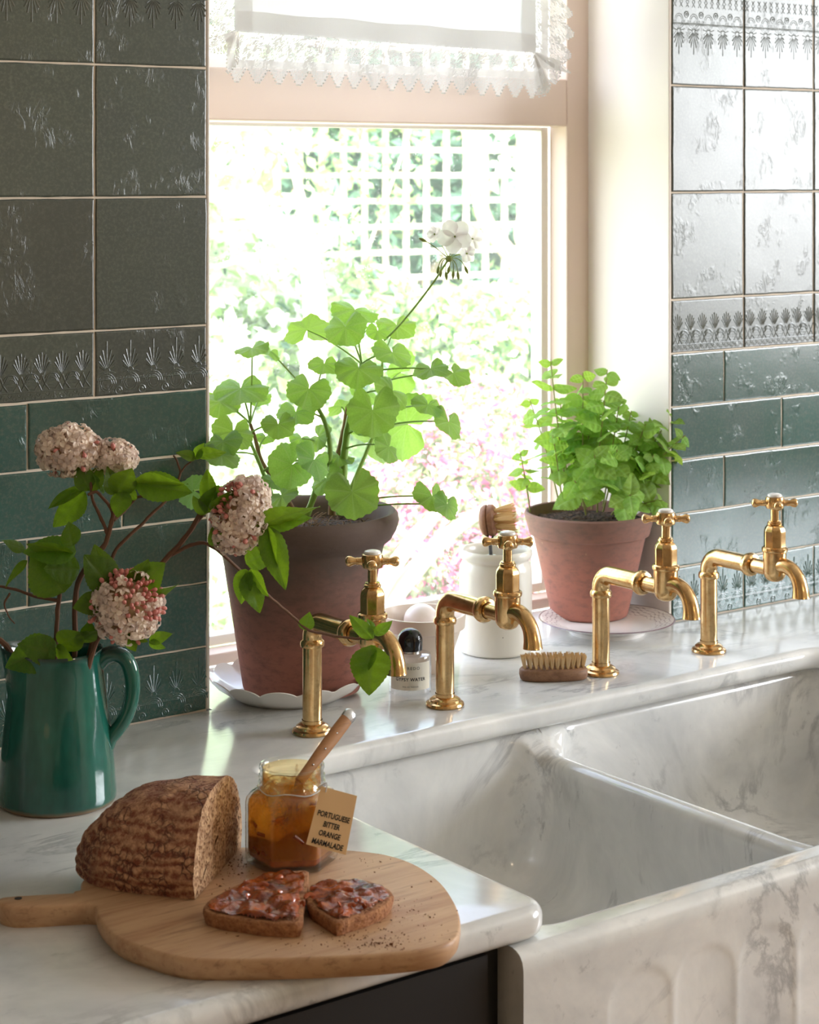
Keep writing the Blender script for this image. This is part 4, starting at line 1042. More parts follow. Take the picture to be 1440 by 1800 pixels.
# ------------------------------------------------------------------ leaf meshes
def leaf_mesh(name, mat, kind, var=0, nu=10, nv=14):
    """unit leaf: base at origin, tip at (0,1,0), normal +Z"""
    rnd = random.Random(var*17 + 5); vs, fs, vein = [], [], []
    if kind == 'round':                       # pelargonium: scalloped disc, petiole at the notch near the middle
        na, nr = 126, 7; ph = rnd.uniform(0, 6); ph2 = rnd.uniform(0, 6); fold = rnd.uniform(.05, .22); droop = rnd.uniform(.05, .35)
        gap = R(rnd.uniform(5, 13))
        for i in range(na+1):
            a = -math.pi + gap + (2*math.pi - 2*gap)*i/na
            lob = 1 + .035*math.cos(a*7) + .024*math.cos(a*21) + .04*math.sin(a*2+ph2)
            lob *= 1 - .42*math.exp(-((math.pi - gap - abs(a))/.20)**2) + .06*math.exp(-((math.pi - .75 - abs(a))/.4)**2)
            for j in range(nr+1):
                r = j/nr; rr = r*lob*.5
                x, y = rr*math.sin(a), rr*math.cos(a)
                z = -droop*.55*r*r*.5 + .016*r*math.cos(a*7) + .045*r*r*math.sin(a*2 + ph) + .035*r**3*math.sin(a*5 + ph2) + fold*.35*abs(x)*(1 if var % 2 else -.35)
                vs.append((x, y, z)); vein.append(max(0, math.cos(a*7))**14*(1-.55*r)*(1 if r > 0 else 1))
        n1 = nr+1
        for i in range(na):
            for j in range(nr): fs.append((i*n1+j, (i+1)*n1+j, (i+1)*n1+j+1, i*n1+j+1))
    else:
        serr, wide, curl, foldk, tipk, puck = {'vib': (.030, .72, rnd.uniform(-.35, .45), rnd.uniform(.1, .5), 1.5, .012), 'mint': (.045, .80, rnd.uniform(0, .5), rnd.uniform(.0, .35), 1.35, .030)}[kind]
        nl = 24; nw = 5
        for i in range(nl+1):
            t = i/nl
            w_ = wide*.5*(math.sin(math.pi*t**(.72))**.85 if 0 < t < 1 else 0)*(1 - .12*t)
            w_ *= 1 + serr*(1 if i % 2 else -1)
            for j in range(-nw, nw+1):
                u = j/nw; x = u*w_; yy = t
                z = -curl*(t-.1)**2*.6 + foldk*abs(x)*.9 - .35*x*x*2 + puck*math.sin(t*math.pi*9 - abs(u)*3.0)*(1-abs(abs(u)-.5)*2) + .02*math.sin(t*7+var)*u
                vs.append((x, yy, z)); vein.append(1.0 if j == 0 else (.55*max(0, math.cos(t*math.pi*12 - abs(u)*4.0))**6))
        n1 = 2*nw+1
        for i in range(nl):
            for j in range(n1-1): fs.append((i*n1+j, i*n1+j+1, (i+1)*n1+j+1, (i+1)*n1+j))
    me = bpy.data.meshes.new(name); me.from_pydata(vs, [], fs); me.materials.append(M[mat])
    me.polygons.foreach_set('use_smooth', [True]*len(me.polygons))
    at = me.attributes.new('vein', 'FLOAT', 'POINT'); at.data.foreach_set('value', vein); me.update(); return me
M['gleaf'] = m_leaf('pelargonium_leaf', lin(98, 142, 64), lin(128, 166, 88), lin(176, 216, 84), .44, .42, lin(190, 214, 138), .5, 140, .8)
M['mleaf'] = m_leaf('mint_leaf', lin(112, 164, 62), lin(158, 198, 94), lin(196, 230, 90), .42, .5, lin(186, 222, 128), .6, 220, .7)
M['vleaf'] = m_leaf('viburnum_leaf', lin(66, 106, 22), lin(96, 134, 34), lin(150, 186, 32), .42, .28, lin(140, 164, 70), .4, 160)
M['gstem'] = m_plain('green_stem', lin(142, 176, 82), .5, Subsurface_Weight=.2, Subsurface_Radius=(.01, .01, .003), Subsurface_Scale=.2)
M['wstem'] = m_plain('woody_stem', lin(138, 106, 76), .8); M['bark'] = m_plain('brown_twig', lin(104, 72, 52), .8); M['mstem'] = m_plain('mint_stem', lin(150, 150, 84), .6)
GL = [leaf_mesh('leaf', 'gleaf', 'round', k) for k in range(7)]; ML = [leaf_mesh('leaf', 'mleaf', 'mint', k) for k in range(6)]; VL = [leaf_mesh('leaf', 'vleaf', 'vib', k) for k in range(8)]

# ------------------------------------------------------------------ potted pelargonium
G0 = Vector((.141, .0, .0035)); gt = depth(G0)
ge = thing('potted_pelargonium', G0, 'leafy white-flowered pelargonium in the large weathered terracotta pot', 'potted plant')
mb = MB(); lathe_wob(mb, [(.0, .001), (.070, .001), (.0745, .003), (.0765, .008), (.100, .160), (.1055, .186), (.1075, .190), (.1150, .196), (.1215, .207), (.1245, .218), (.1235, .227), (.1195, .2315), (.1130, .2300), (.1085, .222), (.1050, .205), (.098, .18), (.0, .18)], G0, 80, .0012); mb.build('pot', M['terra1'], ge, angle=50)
soil_disc(G0, .1055, G0.z + .205, ge, 2)
def gp(px, py, dt=0): return atd(px, py, gt + dt)
# stems: (points px, py, dt), radius
GST = [([(598, 905, 0), (603, 850, 0), (606, 790, 0), (615, 735, 0), (628, 690, .01), (636, 640, .01)], .0058, 'gstem'),
       ([(585, 905, .02), (590, 830, .02), (605, 760, .02), (612, 715, .02)], .0062, 'wstem'),
       ([(540, 905, .0), (560, 850, .0), (580, 800, -.01), (572, 745, -.01), (552, 705, -.01)], .0045, 'gstem'),
       ([(520, 905, -.01), (495, 860, -.02), (462, 815, -.03), (447, 765, -.03), (440, 745, -.03)], .0036, 'wstem'),
       ([(488, 900, -.03), (470, 850, -.04), (450, 800, -.04), (435, 765, -.04)], .0034, 'gstem'),
       ([(600, 900, .03), (625, 840, .04), (650, 780, .05), (668, 730, .05), (672, 640, .05)], .0034, 'gstem')]
nodes = []
for pts, r, mt in GST:
    path = smooth_path([gp(*p) for p in pts], 5); mb = MB(); n_ = len(path)
    mb.tube(path, [r*(1 - .45*i/(n_-1)) * (1 + .08*math.sin(i*2.1)) for i in range(n_)], 10); mb.build('stem', M[mt], ge); nodes += path
# dry stubs and roots on the soil
mb = MB(); rnd = random.Random(4)
for k in range(70):
    a = rnd.uniform(0, 6.28); r = rnd.uniform(.0, .09); p = G0 + Vector((r*math.cos(a), r*math.sin(a), .208)); d = Vector((rnd.uniform(-1, 1), rnd.uniform(-1, 1), rnd.uniform(0, .5))).normalized()
    mb.tube([p, p + d*.008 + UP*.004, p + d*.016 + UP*rnd.uniform(-.002, .006)], .0005, 4)
tag(mb.build('dry_fibre', M['wstem'], ge), kind='stuff')
# leaves: px, py (leaf middle), long axis px, short/long ratio (signed: - shows the underside), long-axis tilt, dt, tip angle within the blade
GLV = [(624, 545, 78, .42, -12, .03, -90), (607, 575, 74, .66, 8, -.03, -90), (540, 580, 80, -.62, 14, .06, -70), (697, 572, 66, .52, -8, .07, -80), (664, 582, 40, .70, 0, .04, -90),
       (690, 620, 74, .42, -22, .0, -70), (570, 640, 54, .50, -4, -.02, -90), (631, 648, 78, .62, -4, -.04, -90), (690, 688, 74, .42, -52, -.02, -90), (757, 648, 62, .40, 12, -.03, -90),
       (797, 656, 62, .46, -18, -.01, -60), (752, 712, 56, .44, -20, -.02, -90), (789, 742, 66, .46, -48, -.02, -60), (423, 683, 92, .44, 4, -.04, -90), (388, 707, 66, .5, -4, -.02, -90),
       (543, 684, 78, .64, -16, -.05, -90), (520, 725, 68, .52, 4, -.03, -90), (489, 746, 58, .70, 4, -.07, -90), (410, 759, 72, .66, -22, -.07, -80), (655, 722, 90, .92, 0, -.06, -90),
       (640, 755, 46, .30, -14, -.02, -90), (683, 786, 54, .62, -62, -.06, -90), (513, 817, 82, .80, -58, -.09, -90), (552, 808, 72, .50, -48, -.10, -80), (619, 865, 92, .86, 12, -.10, -95),
       (760, 872, 64, .60, -30, -.04, -60), (786, 888, 54, .56, -52, -.05, -60), (560, 768, 52, .55, 62, .0, -90), (596, 802, 52, .35, -8, .0, -90), (392, 776, 66, .5, 8, -.10, -90),
       (390, 800, 66, .42, -14, -.12, -80), (703, 655, 84, -.6, 80, .09, -90), (716, 745, 120, -.72, 66, .10, -90), (655, 775, 84, -.6, -50, .10, -90), (479, 846, 42, .45, -14, -.06, -90),
       (467, 768, 32, .5, -8, -.01, -90), (372, 700, 44, -.7, 20, .02, -90), (340, 862, 62, -.75, 66, -.14, -90), (443, 612, 60, .30, 14, -.03, -90), (475, 617, 42, .30, -34, -.02, -90),
       (574, 843, 60, .6, 30, -.03, -90), (495, 872, 58, .5, 40, -.06, -90), (530, 770, 40, .45, -10, .02, -90), (640, 690, 54, .4, -40, .03, -90), (600, 715, 50, -.5, 20, .05, -90), (455, 700, 44, .4, 10, .02, -90)]
bk = -FW
for i, (px, py, w_, k, a, dt, ph) in enumerate(GLV):
    c = gp(px, py, dt); s_ = pxm(w_, gt+dt)*1.04
    Lx = RT*math.cos(R(a)) + UP*math.sin(R(a)); Mx = RT*-math.sin(R(a)) + UP*math.cos(R(a))
    N = (Mx*math.sqrt(max(0, 1-k*k)) + bk*k).normalized(); Q = N.cross(Lx)
    Tt = (Lx*math.cos(R(ph)) + Q*math.sin(R(ph))).normalized()
    if N.z < -.2 and k > 0: N = -N
    X = Tt.cross(N).normalized()
    put('leaf', GL[i % 7], ge, frame(c, X, Tt, N, s_))
    # petiole to the nearest lower stem node
    best = min(nodes, key=lambda q: (q - c).length + max(0, (q.z - c.z + .01))*6)
    mid = (c + best)/2 + UP*.012*(1 if c.z > best.z else .3) - N*.006
    mb = MB(); mb.tube(bez(best, mid, c - N*.0008, 9), [.0013 - .00035*j/9 for j in range(10)], 7); mb.build('petiole', M['gstem'], ge)
# flower
M['petal'] = m_leaf('white_petal', (.86, .84, .82, 1), (.9, .88, .87, 1), (.95, .92, .92, 1), .45, .6, (.9, .85, .85, 1), .1); M['bud'] = m_plain('green_bud', lin(134, 150, 70), .5)
fu = gp(789, 455, -.02)
mb = MB(); mb.tube(bez(gp(676, 598, .04), gp(716, 562, .0), gp(770, 485, -.02), 12) + [fu], .0014, 8); fs = mb.build('flower_stalk', M['gstem'], ge)
mb = MB(); mb.sphere(fu, .0045, 10, 8); mb.build('umbel', M['bud'], ge)
for (px, py, up) in ((748, 424, 1), (815, 450, 1), (818, 470, 0), (775, 475, 0), (784, 480, 0), (797, 478, 0), (805, 480, 0), (771, 470, 0), (790, 470, 0)):
    tip = gp(px, py, -.02 + rnd.uniform(-.012, .012)); mb = MB()
    mid = (fu + tip)/2 + UP*(.006 if up else .010) + RT*(.004 if px > 789 else -.004)
    mb.tube(bez(fu, mid, tip, 6), .0006, 6); d = (tip - mid).normalized()
    path = [tip + d*q for q in (-.002, .001, .004, .007, .0095)]; mb.tube(path, [.0007, .0019, .0023, .0016, .0004], 8); mb.build('bud', M['bud'], ge)
for (fx, fy, fs_, nx, dt) in ((800, 416, 1.3, -.15, -.035), (830, 420, 1.0, .6, -.01), (765, 412, .65, -.5, .01), (820, 446, .75, .6, -.02)):
    c = gp(fx, fy, dt); mb = MB(); mb.tube(bez(fu, (fu+c)/2 + UP*.004, c, 5), .0006, 6); mb.build('pedicel', M['gstem'], ge)
    Nf = (bk*.85 + RT*nx + UP*.15).normalized(); X0 = Nf.orthogonal().normalized(); Y0_ = Nf.cross(X0)
    for k in range(5):
        a = k*2*math.pi/5 + .3; d = X0*math.cos(a) + Y0_*math.sin(a); mb = MB(); rs = []
        sd = Nf.cross(d)
        for i in range(7):
            t = i/6; w_ = .0085*fs_*math.sin(math.pi*min(1, t*.86 + .06))**.8
            rs.append([c + d*(.0175*fs_*t) + sd*(w_*u) + Nf*(.004*fs_*math.sin(t*2.2) + .0012*math.cos(u*3+k)) for u in (-1, -.5, 0, .5, 1)])
        mb.rings(rs, False); mb.build('petal', M['petal'], ge, angle=None)
    mb = MB(); mb.sphere(c + Nf*.001, .0014, 8, 6); mb.build('stamen', M['bud'], ge)

# ------------------------------------------------------------------ potted mint
m0 = atd(1036, 900, 2.955); M0 = Vector((m0.x, m0.y, .0088)); mt_ = depth(M0)
mi = thing('potted_mint', M0, 'bushy bright green mint in the smaller pink terracotta pot', 'potted plant')
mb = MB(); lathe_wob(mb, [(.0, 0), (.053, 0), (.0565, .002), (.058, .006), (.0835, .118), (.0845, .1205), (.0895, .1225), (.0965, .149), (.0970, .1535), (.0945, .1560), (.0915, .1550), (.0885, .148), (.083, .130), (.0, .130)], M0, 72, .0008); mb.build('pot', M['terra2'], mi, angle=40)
soil_disc(M0, .0865, M0.z + .141, mi, 7)
def mp(px, py, dt=0): return atd(px, py, mt_ + dt)
rnd = random.Random(21)
MST = [((968, 632), (1000, 890), -.02, 8, 1.15), ((1068, 650), (1040, 895), -.02, 9, 1.1), ((1040, 690), (1030, 895), .02, 9, 1.0), ((1185, 720), (1085, 895), .0, 9, 1.1), ((1205, 765), (1095, 890), -.02, 7, 1.0), ((930, 700), (985, 895), .03, 6, .95),
       ((914, 795), (932, 898), .0, 5, .7), ((972, 765), (990, 895), -.04, 6, .8), ((1110, 722), (1070, 890), .03, 8, .9), ((1135, 745), (1080, 890), -.01, 9, 1.0), ((1150, 800), (1100, 895), -.03, 6, .95), ((1010, 740), (1015, 895), .03, 8, .95),
       ((1085, 790), (1060, 900), -.05, 6, 1.15), ((1045, 800), (1050, 900), -.06, 5, 1.2), ((1010, 845), (1030, 905), -.06, 3, 1.3), ((1165, 880), (1105, 905), -.03, 3, 1.2), ((1060, 720), (1050, 895), .04, 8, 1.0), ((985, 700), (1005, 895), .02, 8, .95), ((1110, 870), (1075, 905), -.07, 3, 1.3), ((1175, 790), (1095, 895), .03, 7, 1.0), ((1090, 700), (1060, 890), .0, 8, .8),
       ((1025, 655), (1025, 890), .0, 8, 1.0)]
nleaf = 0
for si, ((tx_, ty_), (bx, by), dt, npair, ls) in enumerate(MST):
    b_ = mp(bx, by, dt*.5); t_ = mp(tx_, ty_, dt*1.2)
    if si == 6: b_ = mp(932, 900, .0)
    mid = (b_ + t_)/2 + UP*.010 + RT*rnd.uniform(-.006, .006) + FW*rnd.uniform(-.01, .01)
    path = bez(b_, mid, t_, 14); mb = MB(); mb.tube(path, [.0014 - .0006*i/14 for i in range(15)], 6); mb.build('stem', M['mstem'], mi)
    rot = rnd.uniform(0, 3.14)
    for k in range(npair):
        f = .28 + .72*(k + .6)/npair if npair > 3 else .4 + .6*(k+.6)/npair
        p = path[min(14, int(f*14))].lerp(path[min(14, int(f*14)+1)], f*14 % 1); tg_ = (path[min(14, int(f*14)+1)] - path[max(0, int(f*14)-1)]).normalized()
        rot += math.pi/2 + rnd.uniform(-.3, .3); e1_ = tg_.orthogonal().normalized(); e2_ = tg_.cross(e1_)
        size = ls*(.032 if f < .85 else .032 - .015*(f-.85)/.15) * rnd.uniform(.8, 1.15) * (1.15 if f < .7 else 1)
        for sgn in (0, math.pi):
            d = e1_*math.cos(rot+sgn) + e2_*math.sin(rot+sgn)
            Tt = (d*1.0 + tg_*rnd.uniform(-.15, .75) - UP*rnd.uniform(0, .3)).normalized()
            N = (UP*.8 + tg_*.3 + bk*(rnd.uniform(.2, 1.2) + (.8 if f > .8 else 0)) + Vector((rnd.uniform(-.6, .6), rnd.uniform(-.6, .6), 0)))
            N = (N - Tt*N.dot(Tt)).normalized(); X = Tt.cross(N).normalized()
            put('leaf', ML[rnd.randint(0, 5)], mi, frame(p, X, Tt, N, size)); nleaf += 1
print('mint leaves', nleaf)

# ------------------------------------------------------------------ viburnum branches in the jug
def floret_mesh(name, mat, bud=False):
    mb = MB()
    if bud:
        mb.tube([(0, 0, -.9), (0, 0, -.2), (0, 0, .1), (0, 0, .5), (0, 0, .8), (0, 0, .95)], [.12, .14, .36, .42, .28, .05], 8); return mb.mesh(name, M[mat], angle=None)
    for k in range(5):
        a = k*2*math.pi/5; d = Vector((math.cos(a), math.sin(a), 0)); sd = Vector((-d.y, d.x, 0)); rs = []
        for i in range(5):
            t = i/4; w_ = (.12, .26, .36, .32, .10)[i]
            rs.append([d*(.12 + .85*t) + sd*(w_*u) + UP*(.30 - .42*(t-.3)**2*1.6 + .16*abs(u)) for u in (-1, 0, 1)])
        mb.rings(rs, False)
    mb.tube([(0, 0, -.9), (0, 0, -.2), (0, 0, .22)], [.12, .13, .2], 6)
    return mb.mesh(name, M[mat], angle=None)
M['vpet'] = m_leaf('blush_petal', lin(250, 232, 216), lin(252, 238, 226), lin(252, 228, 214), .3, .6, lin(240, 210, 190), .1); M['vbud'] = m_plain('pink_bud', lin(206, 130, 120), .55); M['vcore'] = m_plain('flower_core', lin(176, 150, 110), .8)
FM = floret_mesh('floret', 'vpet'); BM_ = floret_mesh('flower_bud', 'vbud', True)
def head(parent, cen, ax_r, ax_u, ax_f, n_, bud_f, size, seed, axis_tilt=0.0, stem_dir=None):
    """a ball of florets over a small core"""
    rnd = random.Random(seed); cen = Vector(cen); ct, st = math.cos(axis_tilt), math.sin(axis_tilt)
    rr, uu_ = RT*ct + UP*st, UP*ct - RT*st
    mb = MB(); mb.sphere((0, 0, 0), 1, 14, 10)
    mb.v = [tuple(cen + rr*x*ax_r*.8 + uu_*z*ax_u*.8 + FW*y*ax_f*.8) for x, y, z in mb.v]; core = mb.build('flower_head', M['vcore'], parent)
    for i in range(n_):
        z = 1 - 2*(i+.5)/n_; ph = i*2.39996; r = math.sqrt(1-z*z); d = Vector((r*math.cos(ph), r*math.sin(ph), z))
        if d.y > .55: continue
        p = cen + rr*d.x*ax_r + uu_*d.z*ax_u + FW*d.y*ax_f
        N = (rr*d.x/ax_r + uu_*d.z/ax_u + FW*d.y/ax_f).normalized(); N = (N + Vector((rnd.uniform(-.5, .5), rnd.uniform(-.5, .5), rnd.uniform(-.5, .5)))).normalized()
        X = N.orthogonal().normalized(); X = X*math.cos(i) + N.cross(X)*math.sin(i); Y = N.cross(X)
        b = rnd.random() < bud_f(d)
        s_ = size*rnd.uniform(.85, 1.15)*(.85 if b else 1); p = p + N*rnd.uniform(-.0045, .003)
        put('flower_bud' if b else 'floret', BM_ if b else FM, core, frame(p, X, Y, N, s_))
        if b and bud_f(d) > .5: put('flower_bud', BM_, core, frame(p + X*.0055 - N*.001, X, Y, N, s_*.95))
def vleaf(parent, base, tip, wpx=None, roll=0.0, var=0, face=1.0, wscale=1.0):
    """leaf from base to tip (world points); roll turns the blade about its midrib, 0 = facing the camera"""
    base, tip = Vector(base), Vector(tip); Tt = tip - base; L = Tt.length; Tt.normalize()
    N = bk - Tt*bk.dot(Tt); N.normalize(); N = N*math.cos(roll) + Tt.cross(N)*math.sin(roll); X = Tt.cross(N).normalized()
    m = frame(base, X*wscale, Tt, N, L); put('leaf', VL[var % 8], parent, m)
def branch(name, label, base):
    return thing(name, base, label, 'branch', 'viburnum branches in the jug')
def twig(o, pts, r0, r1, name='twig'):
    path = smooth_path([jp(*p) for p in pts], 5); n_ = len(path); mb = MB()
    path = [p + Vector((noise.noise(p*90), noise.noise(p*90+Vector((5, 5, 5))), noise.noise(p*90+Vector((9, 1, 3)))))*.0012 for p in path]
    mb.tube(path, [(r0 + (r1-r0)*i/(n_-1))*(1 + .16*math.sin(i*1.9)**4) for i in range(n_)], 8); mb.build(name, M['bark'], o); return path
jb = jc + UP*.012
JB = lambda dx=0, dy=0: (100 + dx, 1400 + dy, 0)
# 1: tall middle branch with the pale double flower head
b1 = branch('viburnum_branch', 'tallest viburnum branch in the jug with a pale double flower head', jb)
twig(b1, [(105, 1405, 0), (118, 1300, 0), (131, 1150, 0), (134, 1040, 0), (160, 985, -.01), (185, 955, -.01), (198, 910, -.01), (200, 885, -.01)], .0034, .0022)
twig(b1, [(199, 905, -.01), (190, 885, -.01), (170, 865, -.015), (155, 870, -.02)], .0020, .0014); twig(b1, [(190, 940, -.01), (175, 905, -.01), (163, 880, -.01), (160, 850, -.01), (150, 835, .0)], .0020, .0013); twig(b1, [(200, 915, -.01), (222, 895, .0), (240, 875, .0), (258, 873, .0)], .0020, .0012)
head(b1, jp(122, 792, .0), pxm(54, jt), pxm(41, jt), pxm(46, jt), 190, lambda d: .08, .0070, 1, -.1)
head(b1, jp(203, 803, .005), pxm(36, jt), pxm(24, jt), pxm(30, jt), 100, lambda d: .08, .0070, 2, -.2)
for a in [(((158, 862), (135, 815)), .4, 0, 1.1), (((158, 864), (175, 815)), -.5, 1, 1.1), (((150, 865), (98, 928)), .6, 2, 1.0), (((150, 858), (78, 885)), 1.0, 3, .7), (((205, 868), (232, 820)), .3, 4, 1.2), (((200, 870), (190, 820)), .6, 0, .9), (((215, 862), (208, 912)), .2, 5, 1.1), (((238, 848), (340, 868)), -.35, 6, .75), (((235, 850), (332, 842)), .9, 5, .7), (((240, 878), (215, 850)), -.3, 7, .8), (((262, 873), (268, 856)), .3, 1, 1.0), (((182, 868), (168, 832)), .9, 3, .5)]:
    (p, q), roll, var, ws = a; vleaf(b1, jp(*p, -.01), jp(*q, -.015 + .01*math.sin(var)), None, roll, var, 1, ws)
# 2: front branch with the large pink-budded head
b2 = branch('viburnum_branch', 'short front viburnum branch with a large round pink-budded flower head', jb)
twig(b2, [(115, 1400, -.01), (140, 1250, -.02), (165, 1140, -.03), (185, 1108, -.035), (205, 1085, -.04)], .0032, .0022)
head(b2, jp(222, 1066, -.045), pxm(60, jt), pxm(57, jt), pxm(55, jt), 210, lambda d: .75 if (d.x*.6 + d.z*.8 > .25) else .18, .0070, 3)
for a in [(((190, 1040), (168, 960)), .25, 1, 1.0), (((200, 1035), (146, 975)), .4, 2, 1.1), (((240, 1035), (285, 990)), -.3, 3, 1.35), (((230, 1030), (262, 985)), .5, 0, 1.1), (((180, 1055), (128, 1070)), .5, 4, 1.2), (((262, 1060), (312, 1022)), .9, 5, .6), (((225, 1115), (240, 1145)), .2, 6, 1.3), (((262, 1128), (300, 1112)), -.6, 7, .8), (((262, 1128), (288, 1142)), .4, 1, 1.0), (((215, 1112), (262, 1125)), .5, 2, .7)]:
    (p, q), roll, var, ws = a; vleaf(b2, jp(*p, -.045), jp(*q, -.05), None, roll, var, 1, ws)
# 3: long right branch reaching over to the first tap, with the third flower head
b3 = branch('viburnum_branch', 'long viburnum branch reaching from the jug across the large pot to the tap', jb)
def jf(px, py, t): return (px, py, t - jt)
p3 = twig(b3, [(110, 1400, .01), (150, 1180, .01), (190, 1080, .015), jf(285, 990, jt+.015), jf(330, 940, jt+.012), jf(358, 890, jt+.01)], .0034, .0024)
twig(b3, [jf(336, 932, jt+.012), jf(362, 900, jt+.01), jf(385, 903, jt), jf(415, 905, jt-.0)], .0020, .0014)
twig(b3, [(195, 1000, -.0), jf(205, 965, jt), jf(250, 920, jt+.01), jf(300, 870, jt+.02), jf(316, 835, jt+.02), jf(312, 812, jt+.02), jf(304, 800, jt+.02)], .0020, .0009); twig(b3, [jf(317, 832, jt+.02), jf(328, 818, jt+.02), jf(342, 806, jt+.02)], .0010, .0007)
twig(b3, [jf(300, 978, jt+.015), jf(345, 955, jt+.012), jf(380, 965, jt+.01), jf(430, 1010, jt+.03), jf(480, 1055, jt+.05), jf(510, 1080, jt+.06), jf(545, 1108, jt+.065), jf(600, 1120, jt+.065), jf(655, 1124, jt+.06)], .0020, .0012)
head(b3, atd(424, 905, jt-.005), pxm(44, jt), pxm(66, jt), pxm(44, jt), 190, lambda d: .55 if d.x < -.2 and d.z > 0 else .15, .0070, 4, -.35)
for (p, q, dt0, roll, var, ws) in [((345, 805), (310, 795), .02, .6, 0, .8), ((342, 806), (355, 780), .02, -.5, 1, .9), ((345, 803), (400, 790), .02, .7, 5, .8), ((362, 900), (384, 850), .0, .4, 2, 1.1), ((368, 895), (432, 868), -.01, .8, 3, .9), ((360, 905), (340, 870), .0, -.4, 4, .9), ((368, 890), (366, 822), .0, -.2, 6, .7), ((445, 930), (560, 880), -.01, .95, 5, .75), ((455, 925), (545, 905), .0, -.5, 7, .6), ((468, 925), (502, 1037), -.01, -.15, 6, .62), ((470, 925), (484, 1000), -.01, .8, 0, .8), ((432, 990), (482, 970), -.0, .25, 1, 1.2), ((385, 960), (372, 925), .0, .2, 2, 1.1), ((432, 1000), (420, 1062), .02, .3, 3, .9), ((436, 1005), (456, 1078), .02, -.3, 4, .9), ((440, 1000), (470, 1050), .02, .5, 0, .8),
                                    ((535, 1108), (545, 1080), .065, .2, 1, 1.2), ((655, 1124), (615, 1078), .06, -.3, 6, .7), ((652, 1135), (650, 1222), .055, .1, 2, 1.25), ((660, 1118), (690, 1088), .06, .3, 5, .7), ((655, 1110), (648, 1090), .06, .4, 7, .9), ((660, 1135), (625, 1190), .058, .7, 3, .8)]:
    vleaf(b3, atd(p[0], p[1], jt + dt0), atd(q[0], q[1], jt + dt0 - .008), None, roll, var, 1, ws)
# 4: left branch with large leaves and bare twigs
b4 = branch('viburnum_branch', 'leafy viburnum branch leaning out of the left side of the jug', jb)
twig(b4, [(85, 1405, -.01), (95, 1250, -.02), (98, 1140, -.02), (103, 1060, -.02), (106, 1030, -.02)], .0030, .0022)
twig(b4, [(103, 1055, -.02), (60, 1048, -.02), (20, 1035, -.02), (-10, 1028, -.02)], .0018, .0012); twig(b4, [(-10, 1120, -.01), (18, 1145, -.01), (60, 1230, -.01), (85, 1390, -.005)], .0030, .0026); twig(b4, [(18, 1042, -.02), (8, 1060, -.02), (14, 1080, -.02), (26, 1097, -.02)], .0012, .0006)
for (p, q, roll, var, ws) in [((112, 1042), (62, 965), .35, 1, 1.35), ((140, 1000), (75, 1000), .3, 2, 1.2), ((134, 970), (42, 962), .75, 3, .95), ((130, 975), (46, 950), -.7, 6, .7), ((45, 965), (0, 952), .9, 5, .7), ((48, 985), (8, 1030), .8, 0, .5), ((128, 960), (118, 915), .5, 4, 1.0), ((98, 1135), (8, 1170), .35, 1, 1.1), ((100, 1150), (35, 1130), .5, 7, 1.1), ((105, 1135), (150, 1110), .3, 2, 1.2), ((98, 1138), (122, 1162), .4, 3, 1.1), ((140, 1128), (170, 1105), .6, 4, 1.1), ((152, 1118), (158, 1092), .3, 0, .9)]:
    vleaf(b4, jp(*p, -.035), jp(*q, -.05), None, roll, var, 1, ws)
# ------------------------------------------------------------------ garden outside
import numpy as np
GZ = -.62
def m_lawn():
    m = Mat('pale_garden_ground'); v = m.coord('Object'); n1 = m.noise(v, 3, 4, .6); n2 = m.noise(v, 40, 3, .7)
    m.P(Base_Color=m.mix(m.ramp(m.math('ADD', m.math('MULTIPLY', n1, .6), m.math('MULTIPLY', n2, .4)), [(.4, 0), (.6, 1)]), lin(208, 206, 196), lin(160, 184, 130)), Roughness=.95); return m.m
M['lawn'] = m_lawn()
box_obj('ground', (-6, .30, GZ-.1), (14, 16, GZ), M['lawn'], kind='structure', label='sunlit garden ground beyond the window')
M['hedge'] = m_leaf('dark_hedge_leaf', lin(74, 114, 96), lin(106, 148, 120), lin(130, 180, 120), .25, .45)
M['shrub'] = m_leaf('sunny_shrub_leaf', lin(136, 176, 104), lin(176, 204, 138), lin(190, 222, 140), .35, .5)
M['pale'] = m_leaf('pale_sunlit_leaf', lin(208, 220, 200), lin(226, 234, 218), lin(222, 236, 206), .35, .5)  # pale leaves, whitened further to hold the blown-out sunlight
M['heather'] = m_leaf('heather_flower', lin(190, 92, 140), lin(212, 130, 168), lin(226, 130, 176), .3, .6)
M['heathleaf'] = m_leaf('heather_leaf', lin(96, 116, 78), lin(128, 142, 98), lin(140, 160, 90), .3, .6)
M['lattice'] = m_plain('sun_bleached_wood', lin(226, 216, 196), .7); M['branch'] = m_plain('sunlit_pale_bark', lin(214, 200, 178), .8); M['trunk'] = m_plain('tan_bark', lin(196, 170, 140), .8)  # the branch bark colour carries overexposed sunlight
